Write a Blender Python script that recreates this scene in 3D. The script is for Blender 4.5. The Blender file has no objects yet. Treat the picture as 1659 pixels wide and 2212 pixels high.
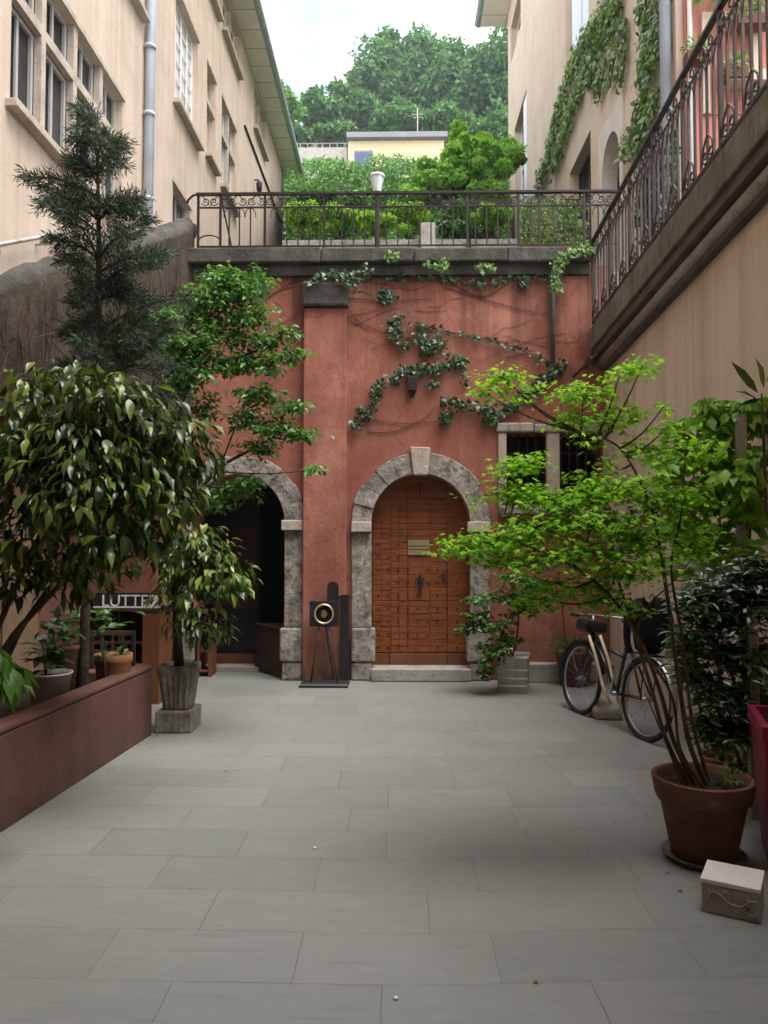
import bpy, math, random
import numpy as np
from mathutils import Vector, Matrix
R = math.radians
rnd = random.Random(7)
rng = np.random.default_rng(11)
sc = bpy.context.scene
COL = sc.collection

# ------------------------------------------------------------------ camera maths
FOC = 1659.0; PW = 1659.0; PH = 2212.0; EYE = 1.65
PITCH = R(2.07); YAW = R(0.955)
def _ray(dx, dy):
    cx = (dx-PW/2)/FOC; cy = (PH/2-dy)/FOC
    fy = math.cos(PITCH)-cy*math.sin(PITCH); fz = math.sin(PITCH)+cy*math.cos(PITCH)
    return Vector((cx*math.cos(YAW)-fy*math.sin(YAW), cx*math.sin(YAW)+fy*math.cos(YAW), fz))
def at(dx, dy, Y):
    r = _ray(dx, dy); t = Y/r.y; return Vector((r.x*t, Y, EYE+r.z*t))
def atx(dx, dy, X):
    r = _ray(dx, dy); t = X/r.x; return Vector((X, r.y*t, EYE+r.z*t))
def atz(dx, dy, Z=0.0):
    r = _ray(dx, dy); t = (Z-EYE)/r.z; return Vector((r.x*t, r.y*t, Z))

# ------------------------------------------------------------------ object helpers
OFF = {}
def tag(o, label=None, cat=None, group=None, kind=None):
    if label: o['label'] = label
    if cat: o['category'] = cat
    if group: o['group'] = group
    if kind: o['kind'] = kind
    return o
def thing(name, label, cat, loc=(0, 0, 0), group=None):
    o = bpy.data.objects.new(name, None); COL.objects.link(o)
    o.empty_display_size = 0.1
    o.location = loc; OFF[o] = Vector(loc)
    return tag(o, label, cat, group)
def link_mesh(name, me, mat, parent=None):
    o = bpy.data.objects.new(name, me); COL.objects.link(o)
    if mat: me.materials.append(mat)
    if parent is not None:
        o.parent = parent; OFF[o] = OFF[parent]
    else:
        OFF[o] = Vector((0, 0, 0))
    return o

class MB:
    def __init__(s): s.v = []; s.f = []; s.sm = []
    def add(s, vs, fs, smooth=False):
        n = len(s.v); s.v += [tuple(p) for p in vs]
        for f in fs: s.f.append([i+n for i in f]); s.sm.append(smooth)
        return s
    def quad(s, a, b, c, d): return s.add([a, b, c, d], [(0, 1, 2, 3)])
    def box(s, lo, hi):
        x0, y0, z0 = lo; x1, y1, z1 = hi
        return s.add([(x0,y0,z0),(x1,y0,z0),(x1,y1,z0),(x0,y1,z0),(x0,y0,z1),(x1,y0,z1),(x1,y1,z1),(x0,y1,z1)],
                     [(0,3,2,1),(4,5,6,7),(0,1,5,4),(1,2,6,5),(2,3,7,6),(3,0,4,7)])
    def obox(s, c, ax, ay, az):      # centre and three half axes
        c = Vector(c); ax = Vector(ax); ay = Vector(ay); az = Vector(az)
        vs = [c+i*ax+j*ay+k*az for k in (-1, 1) for (i, j) in ((-1,-1),(1,-1),(1,1),(-1,1))]
        return s.add(vs, [(0,3,2,1),(4,5,6,7),(0,1,5,4),(1,2,6,5),(2,3,7,6),(3,0,4,7)])
    def bar(s, a, b, w, d=None):     # square bar from a to b
        a = Vector(a); b = Vector(b); d = d or w
        t = (b-a); L = t.length; t.normalize()
        u = t.cross(Vector((0,0,1)));
        if u.length < 1e-3: u = Vector((1,0,0))
        u.normalize(); w2 = u.cross(t).normalized()
        return s.obox((a+b)/2, u*w/2, w2*d/2, t*L/2)
    def prism(s, poly, d):           # polygon of 3D points extruded along d
        d = Vector(d); n = len(poly); a = [Vector(p) for p in poly]
        vs = a+[p+d for p in a]
        fs = [tuple(range(n))[::-1], tuple(range(n, 2*n))]+[(i, (i+1) % n, n+(i+1) % n, n+i) for i in range(n)]
        return s.add(vs, fs)
    def tube(s, pts, rad, n=6, cap=True):
        pts = [Vector(p) for p in pts]; m = len(pts)
        if not hasattr(rad, '__len__'): rad = [rad]*m
        vs = []; up = None
        for i, p in enumerate(pts):
            t = (pts[min(i+1, m-1)]-pts[max(i-1, 0)]).normalized()
            if up is None:
                up = t.orthogonal().normalized()
            else:
                up = (up-t*up.dot(t))
                up = up.normalized() if up.length > 1e-5 else t.orthogonal().normalized()
            w = t.cross(up)
            for k in range(n):
                a = 2*math.pi*k/n
                vs.append(p+rad[i]*(math.cos(a)*up+math.sin(a)*w))
        fs = []
        for i in range(m-1):
            for k in range(n):
                fs.append((i*n+k, i*n+(k+1) % n, (i+1)*n+(k+1) % n, (i+1)*n+k))
        if cap:
            fs.append(tuple(range(n))[::-1]); fs.append(tuple(range((m-1)*n, m*n)))
        return s.add(vs, fs, True)
    def lathe(s, c, prof, n=32, shape=None):   # prof: (r, z) list, c base centre
        c = Vector(c); vs = []
        for (r, z) in prof:
            for k in range(n):
                a = 2*math.pi*k/n; q = shape(a) if shape else 1.0
                vs.append(c+Vector((r*q*math.cos(a), r*q*math.sin(a), z)))
        fs = []
        for i in range(len(prof)-1):
            for k in range(n):
                fs.append((i*n+k, i*n+(k+1) % n, (i+1)*n+(k+1) % n, (i+1)*n+k))
        return s.add(vs, fs, True)
    def disc(s, c, r, z=0, n=32, shape=None):
        c = Vector(c)
        vs = [c+Vector((r*(shape(2*math.pi*k/n) if shape else 1)*math.cos(2*math.pi*k/n), r*(shape(2*math.pi*k/n) if shape else 1)*math.sin(2*math.pi*k/n), z)) for k in range(n)]
        return s.add(vs, [tuple(range(n))])
    def build(s, name, mat, parent=None, bevel=0, rough=0):
        off = OFF[parent] if parent is not None else Vector((0, 0, 0))
        me = bpy.data.meshes.new(name)
        me.from_pydata([(p[0]-off.x, p[1]-off.y, p[2]-off.z) for p in s.v], [], s.f)
        me.polygons.foreach_set('use_smooth', s.sm)
        me.update()
        o = link_mesh(name, me, mat, parent)
        if bevel:
            b = o.modifiers.new('b', 'BEVEL'); b.width = bevel; b.segments = 2; b.limit_method = 'ANGLE'
        return o

def smooth_path(pts, n=6):
    pts = [Vector(p) for p in pts]; out = []
    for i in range(len(pts)-1):
        p0 = pts[max(i-1, 0)]; p1 = pts[i]; p2 = pts[i+1]; p3 = pts[min(i+2, len(pts)-1)]
        for k in range(n):
            t = k/n
            out.append(0.5*((2*p1)+(p2-p0)*t+(2*p0-5*p1+4*p2-p3)*t*t+(3*p1-p0-3*p2+p3)*t**3))
    out.append(pts[-1]); return out
def taper(n, a, b): return [a+(b-a)*i/max(n-1, 1) for i in range(n)]

# ------------------------------------------------------------------ leaf meshes (numpy)
T_OV = (np.array([(0,0,0),(.2,.28,.06),(-.2,.28,.06),(.23,.55,.05),(-.23,.55,.05),(0,.33,0),(0,.62,-.03),(0,1,-.14)], float),
        [(0,1,5),(0,5,2),(1,3,6),(1,6,5),(5,6,4),(5,4,2),(3,7,6),(6,7,4)])
T_LONG = (np.array([(0,0,0),(.09,.3,.02),(-.09,.3,.02),(.09,.65,.02),(-.09,.65,.02),(0,.33,0),(0,.68,-.04),(0,1,-.16)], float), T_OV[1])
T_SHR = (np.array([(0,0,0),(.15,.28,.05),(-.15,.28,.05),(.185,.52,.05),(-.185,.52,.05),(0,.33,0),(0,.62,-.05),(0,1,-.22)], float), T_OV[1])
def _maple():
    pr = []
    for k, (ang, L) in enumerate([(-128,.5),(-98,.3),(-62,.8),(-32,.42),(0,1.0),(32,.42),(62,.8),(98,.3),(128,.5)]):
        a = R(ang); pr.append((math.sin(a)*L*.62, .38+math.cos(a)*L*.62, -.10*L*L))
    v = [(0,.38,.02)]+pr+[(0,.05,0)]
    n = len(pr)
    return np.array(v, float), [(0,i,i+1) for i in range(1, n)]+[(0,n,n+1),(0,n+1,1)]
T_MAPLE = _maple()
T_IVY = (np.array([(0,.3,.03),(0,0,0),(.34,-.02,-.04),(.42,.32,-.04),(.2,.55,-.01),(0,1,-.08),(-.2,.55,-.01),(-.42,.32,-.04),(-.34,-.02,-.04)], float),
         [(0,1,2),(0,2,3),(0,3,4),(0,4,5),(0,5,6),(0,6,7),(0,7,8),(0,8,1)])
T_DIA = (np.array([(0,0,0),(.3,.45,.03),(0,1,-.06),(-.3,.5,.03)], float), [(0,1,2),(0,2,3)])
T_NEED = (np.array([(0,0,0),(.07,.3,0),(.04,1,0),(-.06,.5,.02)], float), [(0,1,2),(0,2,3)])

def leaves(name, mat, parent, P, D, N, S, tmpl):
    P = np.asarray(P, float); D = np.asarray(D, float); N = np.asarray(N, float); S = np.asarray(S, float)
    tv, tf = tmpl; tf = np.array(tf)
    D = D/(np.linalg.norm(D, axis=1, keepdims=True)+1e-9)
    X = np.cross(D, N); X /= (np.linalg.norm(X, axis=1, keepdims=True)+1e-9)
    Z = np.cross(X, D)
    off = np.array(OFF[parent]) if parent is not None else np.zeros(3)
    V = (P-off)[:, None, :]+S[:, None, None]*(tv[None, :, 0:1]*X[:, None]+tv[None, :, 1:2]*D[:, None]+tv[None, :, 2:3]*Z[:, None])
    n, m = len(P), len(tv)
    F = (np.arange(n)[:, None, None]*m+tf[None]).reshape(-1)
    me = bpy.data.meshes.new(name)
    me.vertices.add(n*m); me.vertices.foreach_set('co', V.reshape(-1).astype(np.float32))
    nf = n*len(tf)
    me.loops.add(nf*3); me.loops.foreach_set('vertex_index', F.astype(np.int32))
    me.polygons.add(nf); me.polygons.foreach_set('loop_start', np.arange(nf, dtype=np.int32)*3)
    me.update(calc_edges=True); me.validate()
    me.polygons.foreach_set('use_smooth', [True]*len(me.polygons))
    return link_mesh(name, me, mat, parent)
def rvec(n): 
    v = rng.normal(size=(n, 3)); return v/np.linalg.norm(v, axis=1, keepdims=True)
def ball(c, r, n, power=.5):
    v = rvec(n)*(rng.random((n, 1))**power)
    return np.array(c)+v*np.array(r), v

# ------------------------------------------------------------------ materials
def _new(name):
    m = bpy.data.materials.new(name); m.use_nodes = True
    nt = m.node_tree; b = nt.nodes['Principled BSDF']
    return m, nt, b
def _ramp(nt, cols, pos=None):
    r = nt.nodes.new('ShaderNodeValToRGB'); e = r.color_ramp.elements
    n = len(cols)
    pos = pos or [0.3+0.4*i/(n-1) for i in range(n)]
    e[0].position = pos[0]; e[0].color = (*cols[0], 1); e[1].position = pos[-1]; e[1].color = (*cols[-1], 1)
    for i in range(1, n-1):
        x = e.new(pos[i]); x.color = (*cols[i], 1)
    return r
def _coord(nt, scale, kind='Object'):
    t = nt.nodes.new('ShaderNodeTexCoord'); mp = nt.nodes.new('ShaderNodeMapping')
    mp.inputs['Scale'].default_value = scale if hasattr(scale, '__len__') else (scale,)*3
    nt.links.new(t.outputs[kind], mp.inputs['Vector']); return mp.outputs[0]
def _noise(nt, vec, scale=1, detail=6, rough=.6):
    n = nt.nodes.new('ShaderNodeTexNoise'); n.inputs['Scale'].default_value = scale
    n.inputs['Detail'].default_value = detail; n.inputs['Roughness'].default_value = rough
    nt.links.new(vec, n.inputs['Vector']); return n.outputs['Fac']
def _mix(nt, fac, a, b, mode='MIX'):
    m = nt.nodes.new('ShaderNodeMix'); m.data_type = 'RGBA'; m.blend_type = mode
    for sock, v in ((m.inputs[0], fac), (m.inputs[6], a), (m.inputs[7], b)):
        if hasattr(v, 'links'): nt.links.new(v, sock)
        elif hasattr(v, '__len__'): sock.default_value = (*v, 1)
        else: sock.default_value = v
    return m.outputs[2]
def _frange(nt, v, a, b, c=0, d=1):
    m = nt.nodes.new('ShaderNodeMapRange'); m.clamp = True
    m.inputs[1].default_value = a; m.inputs[2].default_value = b; m.inputs[3].default_value = c; m.inputs[4].default_value = d
    nt.links.new(v, m.inputs[0]); return m.outputs[0]
def _bump(nt, b, h, strength, dist=.02):
    k = nt.nodes.new('ShaderNodeBump'); k.inputs['Strength'].default_value = strength; k.inputs['Distance'].default_value = dist
    nt.links.new(h, k.inputs['Height']); nt.links.new(k.outputs[0], b.inputs['Normal'])

def surf(name, cols, scale=3.0, rough=.85, bump=.3, bscale=30, streak=None, patches=None, spec=.3, metal=0, cracks=None):
    """generic weathered surface; streak=(colour, amount) runs down the wall; patches=(colour, scale, threshold)"""
    m, nt, b = _new(name)
    base = _noise(nt, _coord(nt, scale), 1, 8, .65)
    c = _ramp(nt, cols); nt.links.new(base, c.inputs[0]); out = c.outputs[0]
    if streak:
        s = _noise(nt, _coord(nt, streak[2] if len(streak) > 2 else (7, 7, .35)), 1, 5, .6)
        f = _frange(nt, s, .42, .72, 0, streak[1]); out = _mix(nt, f, out, streak[0])
    if patches:
        for (pc, ps, th, am) in patches:
            s = _noise(nt, _coord(nt, ps), 1, 7, .7)
            f = _frange(nt, s, th, th+.09, 0, am); out = _mix(nt, f, out, pc)
    if cracks:
        v = nt.nodes.new('ShaderNodeTexVoronoi'); v.feature = 'DISTANCE_TO_EDGE'
        wv = nt.nodes.new('ShaderNodeVectorMath'); wv.operation = 'ADD'
        nn = nt.nodes.new('ShaderNodeTexNoise'); nn.inputs['Scale'].default_value = cracks[1]*1.7
        co = _coord(nt, 1.0); nt.links.new(co, nn.inputs['Vector'])
        sc_ = nt.nodes.new('ShaderNodeVectorMath'); sc_.operation = 'SCALE'; sc_.inputs[3].default_value = .35/cracks[1]*2
        nt.links.new(nn.outputs['Color'], sc_.inputs[0]); nt.links.new(co, wv.inputs[0]); nt.links.new(sc_.outputs[0], wv.inputs[1])
        nt.links.new(wv.outputs[0], v.inputs['Vector']); v.inputs['Scale'].default_value = cracks[1]
        f = _frange(nt, v.outputs['Distance'], 0, cracks[2], cracks[3], 0); out = _mix(nt, f, out, cracks[0])
    nt.links.new(out, b.inputs['Base Color'])
    b.inputs['Roughness'].default_value = rough; b.inputs['Specular IOR Level'].default_value = spec
    b.inputs['Metallic'].default_value = metal
    if bump:
        h = _noise(nt, _coord(nt, bscale), 1, 6, .65); _bump(nt, b, h, bump)
    return m
def plain(name, col, rough=.5, metal=0, spec=.4, var=.25, scale=6):
    d = tuple(max(0, x*(1-var)) for x in col); u = tuple(min(1, x*(1+var)) for x in col)
    return surf(name, [d, col, u], scale, rough, .12, 40, None, None, spec, metal)
def foliage(name, cols, rough=.45, trans=.35, spec=.4, tint=None):
    m, nt, b = _new(name)
    g = nt.nodes.new('ShaderNodeNewGeometry')
    r = _ramp(nt, cols, [i/(len(cols)-1) for i in range(len(cols))]); nt.links.new(g.outputs['Random Per Island'], r.inputs[0])
    n = _noise(nt, _coord(nt, 1.3), 1, 3); col = _mix(nt, _frange(nt, n, .35, .65, 0, .35), r.outputs[0], tuple(x*.6 for x in cols[0]))
    nt.links.new(col, b.inputs['Base Color'])
    b.inputs['Roughness'].default_value = rough; b.inputs['Specular IOR Level'].default_value = spec
    t = nt.nodes.new('ShaderNodeBsdfTranslucent')
    tc = _mix(nt, 1.0, col, (1.0, 1.0, .45) if tint is None else tint, 'MULTIPLY')
    nt.links.new(tc, t.inputs['Color'])
    mx = nt.nodes.new('ShaderNodeMixShader'); mx.inputs[0].default_value = trans
    nt.links.new(b.outputs[0], mx.inputs[1]); nt.links.new(t.outputs[0], mx.inputs[2])
    nt.links.new(mx.outputs[0], nt.nodes['Material Output'].inputs['Surface'])
    return m

M = {}
M['pale'] = surf('pale_stucco', [(.53,.42,.335),(.605,.49,.40),(.66,.545,.455)], 1.2, .9, .25, 22, ((.43,.33,.235), .65, (5,5,.22)), [((.52,.38,.24),(.6,.6,.8),.60,.5),((.68,.57,.47),(.9,.9,.5),.60,.6),((.44,.33,.25),(1.4,1.4,.25),.64,.55)], .2, 0, ((.36,.27,.20), .45, .004, .5))
M['pale2'] = surf('tan_stucco', [(.52,.41,.32),(.585,.47,.375),(.64,.525,.43)], 1.0, .9, .2, 22, ((.48,.34,.23), .4, (4,4,.25)), [((.74,.61,.50),(.7,.7,.4),.6,.5)], .2)
M['red'] = surf('red_stucco', [(.25,.09,.06),(.345,.135,.095),(.43,.19,.14)], 1.6, .9, .35, 26, ((.20,.065,.05), .55, (5,5,.4)), [((.56,.245,.175),(1.0,1.0,.6),.54,.55),((.25,.08,.062),(1.3,1.3,.9),.57,.75),((.33,.16,.13),(2.6,2.6,2.0),.62,.5),((.60,.36,.28),(3.2,3.2,2.0),.72,.6)], .15, 0, ((.13,.05,.04), .75, .006, .55))
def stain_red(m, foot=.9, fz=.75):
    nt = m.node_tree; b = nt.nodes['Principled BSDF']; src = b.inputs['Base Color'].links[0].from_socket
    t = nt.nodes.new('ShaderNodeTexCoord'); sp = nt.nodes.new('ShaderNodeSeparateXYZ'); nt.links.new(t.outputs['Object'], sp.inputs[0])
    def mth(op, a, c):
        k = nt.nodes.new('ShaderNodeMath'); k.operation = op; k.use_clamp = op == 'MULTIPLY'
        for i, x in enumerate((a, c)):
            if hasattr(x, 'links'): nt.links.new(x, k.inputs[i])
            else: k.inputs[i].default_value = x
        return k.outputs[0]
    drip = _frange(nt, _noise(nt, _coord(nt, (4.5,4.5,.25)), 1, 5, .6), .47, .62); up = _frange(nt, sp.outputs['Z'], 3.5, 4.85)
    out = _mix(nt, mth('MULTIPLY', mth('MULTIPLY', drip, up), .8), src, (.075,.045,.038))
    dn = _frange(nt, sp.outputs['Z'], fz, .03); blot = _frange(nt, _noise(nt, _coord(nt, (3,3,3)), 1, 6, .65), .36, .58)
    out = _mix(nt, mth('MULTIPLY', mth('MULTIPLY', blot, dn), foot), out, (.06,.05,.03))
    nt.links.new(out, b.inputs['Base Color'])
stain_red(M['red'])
M['red2'] = surf('red_house_stucco', [(.46,.17,.12),(.52,.20,.15),(.56,.23,.18)], 1.2, .9, .2, 26, ((.36,.13,.10), .4), None, .15)
M['brownwall'] = surf('brown_mossy_wall', [(.04,.031,.025),(.072,.055,.044),(.11,.085,.067)], 2.2, .95, .8, 14, ((.06,.05,.035), .8, (9,9,.6)), [((.07,.075,.035),(1.6,1.6,1.6),.55,.8),((.20,.15,.115),(2.5,2.5,.8),.62,.6)], .1)
M['rightwall'] = surf('streaked_tan_wall', [(.60,.485,.385),(.66,.54,.435),(.70,.585,.48)], 1.1, .92, .25, 24, ((.40,.305,.235), .6, (4.5,4.5,.13)), [((.68,.57,.47),(11,11,.22),.58,.45),((.37,.28,.21),(17,17,.35),.62,.4),((.44,.34,.26),(.9,.9,.7),.60,.4)], .15)
M['stone'] = surf('weathered_stone', [(.12,.105,.095),(.30,.27,.235),(.52,.475,.42)], 7, .92, 1.0, 20, None, [((.10,.085,.075),(16,16,12),.54,.85),((.62,.57,.50),(9,9,9),.60,.7)], .2, 0, ((.07,.06,.05), 9, .012, .85))
M['stone2'] = surf('pale_dressed_stone', [(.34,.28,.23),(.48,.41,.34),(.56,.49,.42)], 4, .9, .6, 22, None, [((.20,.16,.13),(8,8,8),.6,.6)], .2)
M['greystone'] = surf('grey_block_stone', [(.26,.23,.20),(.36,.33,.29),(.44,.41,.37)], 5, .92, .8, 18, None, [((.16,.14,.12),(9,9,9),.58,.6)], .2)
M['moss'] = surf('mossy_concrete', [(.045,.042,.037),(.085,.078,.068),(.14,.13,.112)], 3.5, .95, .9, 16, ((.05,.05,.04), .6, (8,8,.8)), [((.07,.08,.035),(3,3,5),.58,.7)], .15)
M['slab'] = surf('green_grey_render', [(.12,.108,.082),(.20,.182,.142),(.26,.24,.19)], 3, .95, 1.0, 18, ((.09,.08,.06), .6, (12,12,.9)), [((.12,.13,.06),(2.5,2.5,4),.56,.6)], .1, 0, ((.07,.06,.05), 3.0, .01, .7))
M['iron'] = plain('dark_iron', (.028,.019,.017), .55, .3, .4, .4, 20)
M['ironr'] = plain('rusty_iron', (.075,.05,.042), .6, .2, .4, .4, 20)
M['moulding'] = surf('dark_moulding', [(.055,.045,.04),(.09,.075,.065),(.13,.11,.10)], 4, .7, .4, 20, None, None, .4)
M['moulding2'] = surf('worn_highlight_moulding', [(.26,.235,.22),(.40,.37,.35),(.50,.47,.44)], 4, .55, .3, 20, None, [((.10,.085,.075),(2,5,5),.58,.7)], .5)  # paler than the other moulding; the roll's highlight is put into its colour
M['soffit'] = None
M['zinc'] = plain('zinc_pipe', (.40,.45,.52), .5, .0, .5, .12, 3)
M['wood'] = surf('door_planks', [(.14,.040,.012),(.235,.068,.018),(.31,.10,.028)], (3,3,14), .62, .35, (8,8,60), None, [((.09,.03,.012),(9,9,30),.60,.7)], .35)
M['wood2'] = surf('orange_wood', [(.12,.044,.020),(.165,.062,.028),(.21,.083,.038)], (6,6,2), .6, .2, 30, None, None, .3)
M['wood3'] = surf('dark_wood', [(.035,.02,.014),(.055,.032,.022),(.08,.045,.03)], (4,4,12), .6, .3, 30, None, None, .3)
M['greywood'] = surf('weathered_wood', [(.22,.20,.17),(.34,.31,.27),(.46,.43,.38)], (14,14,2), .9, .6, 30, None, [((.10,.09,.07),(12,12,5),.58,.7)], .15)
M['black'] = plain('black_paint', (.018,.018,.021), .45, 0, .4, .3)
M['rubber'] = plain('black_rubber', (.02,.02,.02), .7, 0, .3, .3)
M['cloth'] = surf('black_cloth', [(.010,.010,.012),(.016,.016,.019),(.024,.024,.028)], 9, .9, .5, 60, None, None, .1)
M['gloss'] = plain('glossy_black', (.015,.015,.018), .18, 0, .6, .3)
M['gold'] = plain('gilt_ring', (.75,.60,.36), .35, .7, .5, .2)
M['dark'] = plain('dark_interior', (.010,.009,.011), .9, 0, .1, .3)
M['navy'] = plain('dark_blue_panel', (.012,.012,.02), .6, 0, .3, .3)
M['white'] = plain('white_paint', (.74,.73,.70), .5, 0, .4, .06)
M['shutter'] = plain('white_shutter', (.72,.76,.82), .5, 0, .4, .05)
M['glass'] = surf('dark_window_glass', [(.035,.04,.045),(.06,.065,.07),(.09,.095,.10)], 1.5, .10, 0, 1, None, None, .6)
M['darkglass'] = surf('dim_window_glass', [(.015,.016,.018),(.03,.032,.035),(.05,.05,.055)], 1.5, .25, 0, 1, None, None, .4)
M['greyframe'] = plain('worn_grey_frame', (.42,.40,.37), .6, 0, .3, .1)
M['terra'] = surf('terracotta', [(.105,.048,.032),(.15,.068,.045),(.21,.10,.068)], 5, .85, .3, 30, ((.13,.055,.035), .6, (9,9,1)), [((.36,.22,.16),(5,5,6),.60,.55),((.42,.36,.30),(3,3,9),.66,.6),((.07,.035,.025),(3,3,3),.6,.6)], .2)
M['terra2'] = surf('orange_terracotta', [(.17,.078,.034),(.235,.108,.046),(.29,.14,.064)], 5, .8, .3, 30, None, [((.25,.11,.05),(4,4,5),.58,.6)], .25)
M['soil'] = surf('dark_soil', [(.018,.013,.009),(.04,.03,.02),(.07,.05,.035)], 20, .95, 1.0, 40, None, None, .1)
M['crimson'] = surf('crimson_plastic', [(.24,.010,.042),(.29,.013,.052),(.34,.018,.062)], 3, .55, .1, 20, ((.10,.012,.022), .5, (9,9,1)), [((.30,.10,.10),(14,14,5),.66,.5)], .35)
M['planter'] = surf('red_brown_render', [(.095,.045,.035),(.14,.064,.050),(.185,.09,.071)], 2.0, .85, .35, 28, ((.06,.032,.026), .45, (6,6,.7)), [((.19,.105,.085),(9,9,.5),.64,.5),((.075,.035,.03),(1.2,1.2,1.2),.58,.5)], .25)
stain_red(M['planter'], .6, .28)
M['concpot'] = surf('stained_concrete', [(.12,.105,.085),(.24,.215,.175),(.36,.33,.28)], 7, .95, .6, 24, ((.05,.045,.035), .8, (16,16,1.2)), None, .15)
M['whitepot'] = surf('white_concrete', [(.40,.38,.34),(.50,.48,.44),(.56,.54,.50)], 5, .9, .4, 26, ((.30,.27,.22), .5, (10,10,1)), None, .2)
M['ceramic'] = plain('glazed_white', (.52,.50,.48), .3, 0, .5, .06)
M['bark'] = surf('dark_bark', [(.030,.022,.015),(.060,.045,.030),(.10,.08,.05)], (18,18,5), .9, .8, 40, None, [((.12,.13,.05),(6,6,6),.60,.5)], .2)
M['bark2'] = surf('brown_stem', [(.045,.026,.016),(.085,.052,.03),(.14,.105,.055)], (14,14,6), .8, .5, 40, None, None, .3)
M['vine'] = plain('vine_stem', (.085,.055,.04), .9, 0, .1, .4, 12)
M['metal'] = plain('brushed_metal', (.42,.43,.44), .4, .8, .5, .15)
M['greypipe'] = surf('green_drain_pipe', [(.05,.075,.06),(.08,.11,.09),(.13,.15,.125)], 6, .6, .2, 20, None, None, .4)
M['cream'] = surf('cream_house_wall', [(.62,.47,.28),(.68,.53,.33),(.72,.57,.37)], .5, .9, .1, 10, None, None, .2)
M['roofgrey'] = plain('grey_roof_sheet', (.20,.20,.22), .6, 0, .3, .15, 1)
M['blueglass'] = plain('blue_window_glass', (.03,.07,.16), .15, 0, .6, .3, 2)
M['rubble'] = surf('rubble_stone', [(.16,.145,.125),(.27,.25,.22),(.36,.34,.30)], 1.5, .95, .8, 8, None, None, .1, 0, ((.12,.10,.085), 4.5, .05, .8))
M['earth'] = surf('hill_earth', [(.03,.03,.015),(.05,.055,.025),(.08,.075,.04)], .6, .95, .5, 3, None, None, .1)
M['lantern'] = surf('frosted_lantern_glass', [(.62,.66,.68),(.72,.76,.78),(.78,.81,.82)], 5, .35, 0, 1, None, None, .5)
M['curtain'] = surf('white_net_curtain', [(.50,.50,.50),(.62,.62,.62),(.70,.70,.70)], (30,30,.5), .9, .1, 20, None, None, .1)

def soffit_mat():
    m, nt, b = _new('soffit_boards')
    v = _coord(nt, 1.0)
    sep = nt.nodes.new('ShaderNodeSeparateXYZ'); nt.links.new(v, sep.inputs[0])
    cmb = nt.nodes.new('ShaderNodeCombineXYZ'); nt.links.new(sep.outputs['Y'], cmb.inputs[0]); nt.links.new(sep.outputs['X'], cmb.inputs[1])
    br = nt.nodes.new('ShaderNodeTexBrick'); nt.links.new(cmb.outputs[0], br.inputs['Vector'])
    br.inputs['Color1'].default_value = (.80,.72,.71,1); br.inputs['Color2'].default_value = (.88,.80,.79,1); br.inputs['Mortar'].default_value = (.15,.13,.11,1)
    br.inputs['Scale'].default_value = 1; br.inputs['Mortar Size'].default_value = .012; br.inputs['Brick Width'].default_value = .75; br.inputs['Row Height'].default_value = 4; br.offset = 0
    n = _noise(nt, _coord(nt, 2.5), 1, 6)
    out = _mix(nt, _frange(nt, n, .4, .7, 0, .5), br.outputs['Color'], (.66,.60,.58))
    nt.links.new(out, b.inputs['Base Color']); b.inputs['Roughness'].default_value = .85
    return m
M['soffit'] = soffit_mat()

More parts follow.
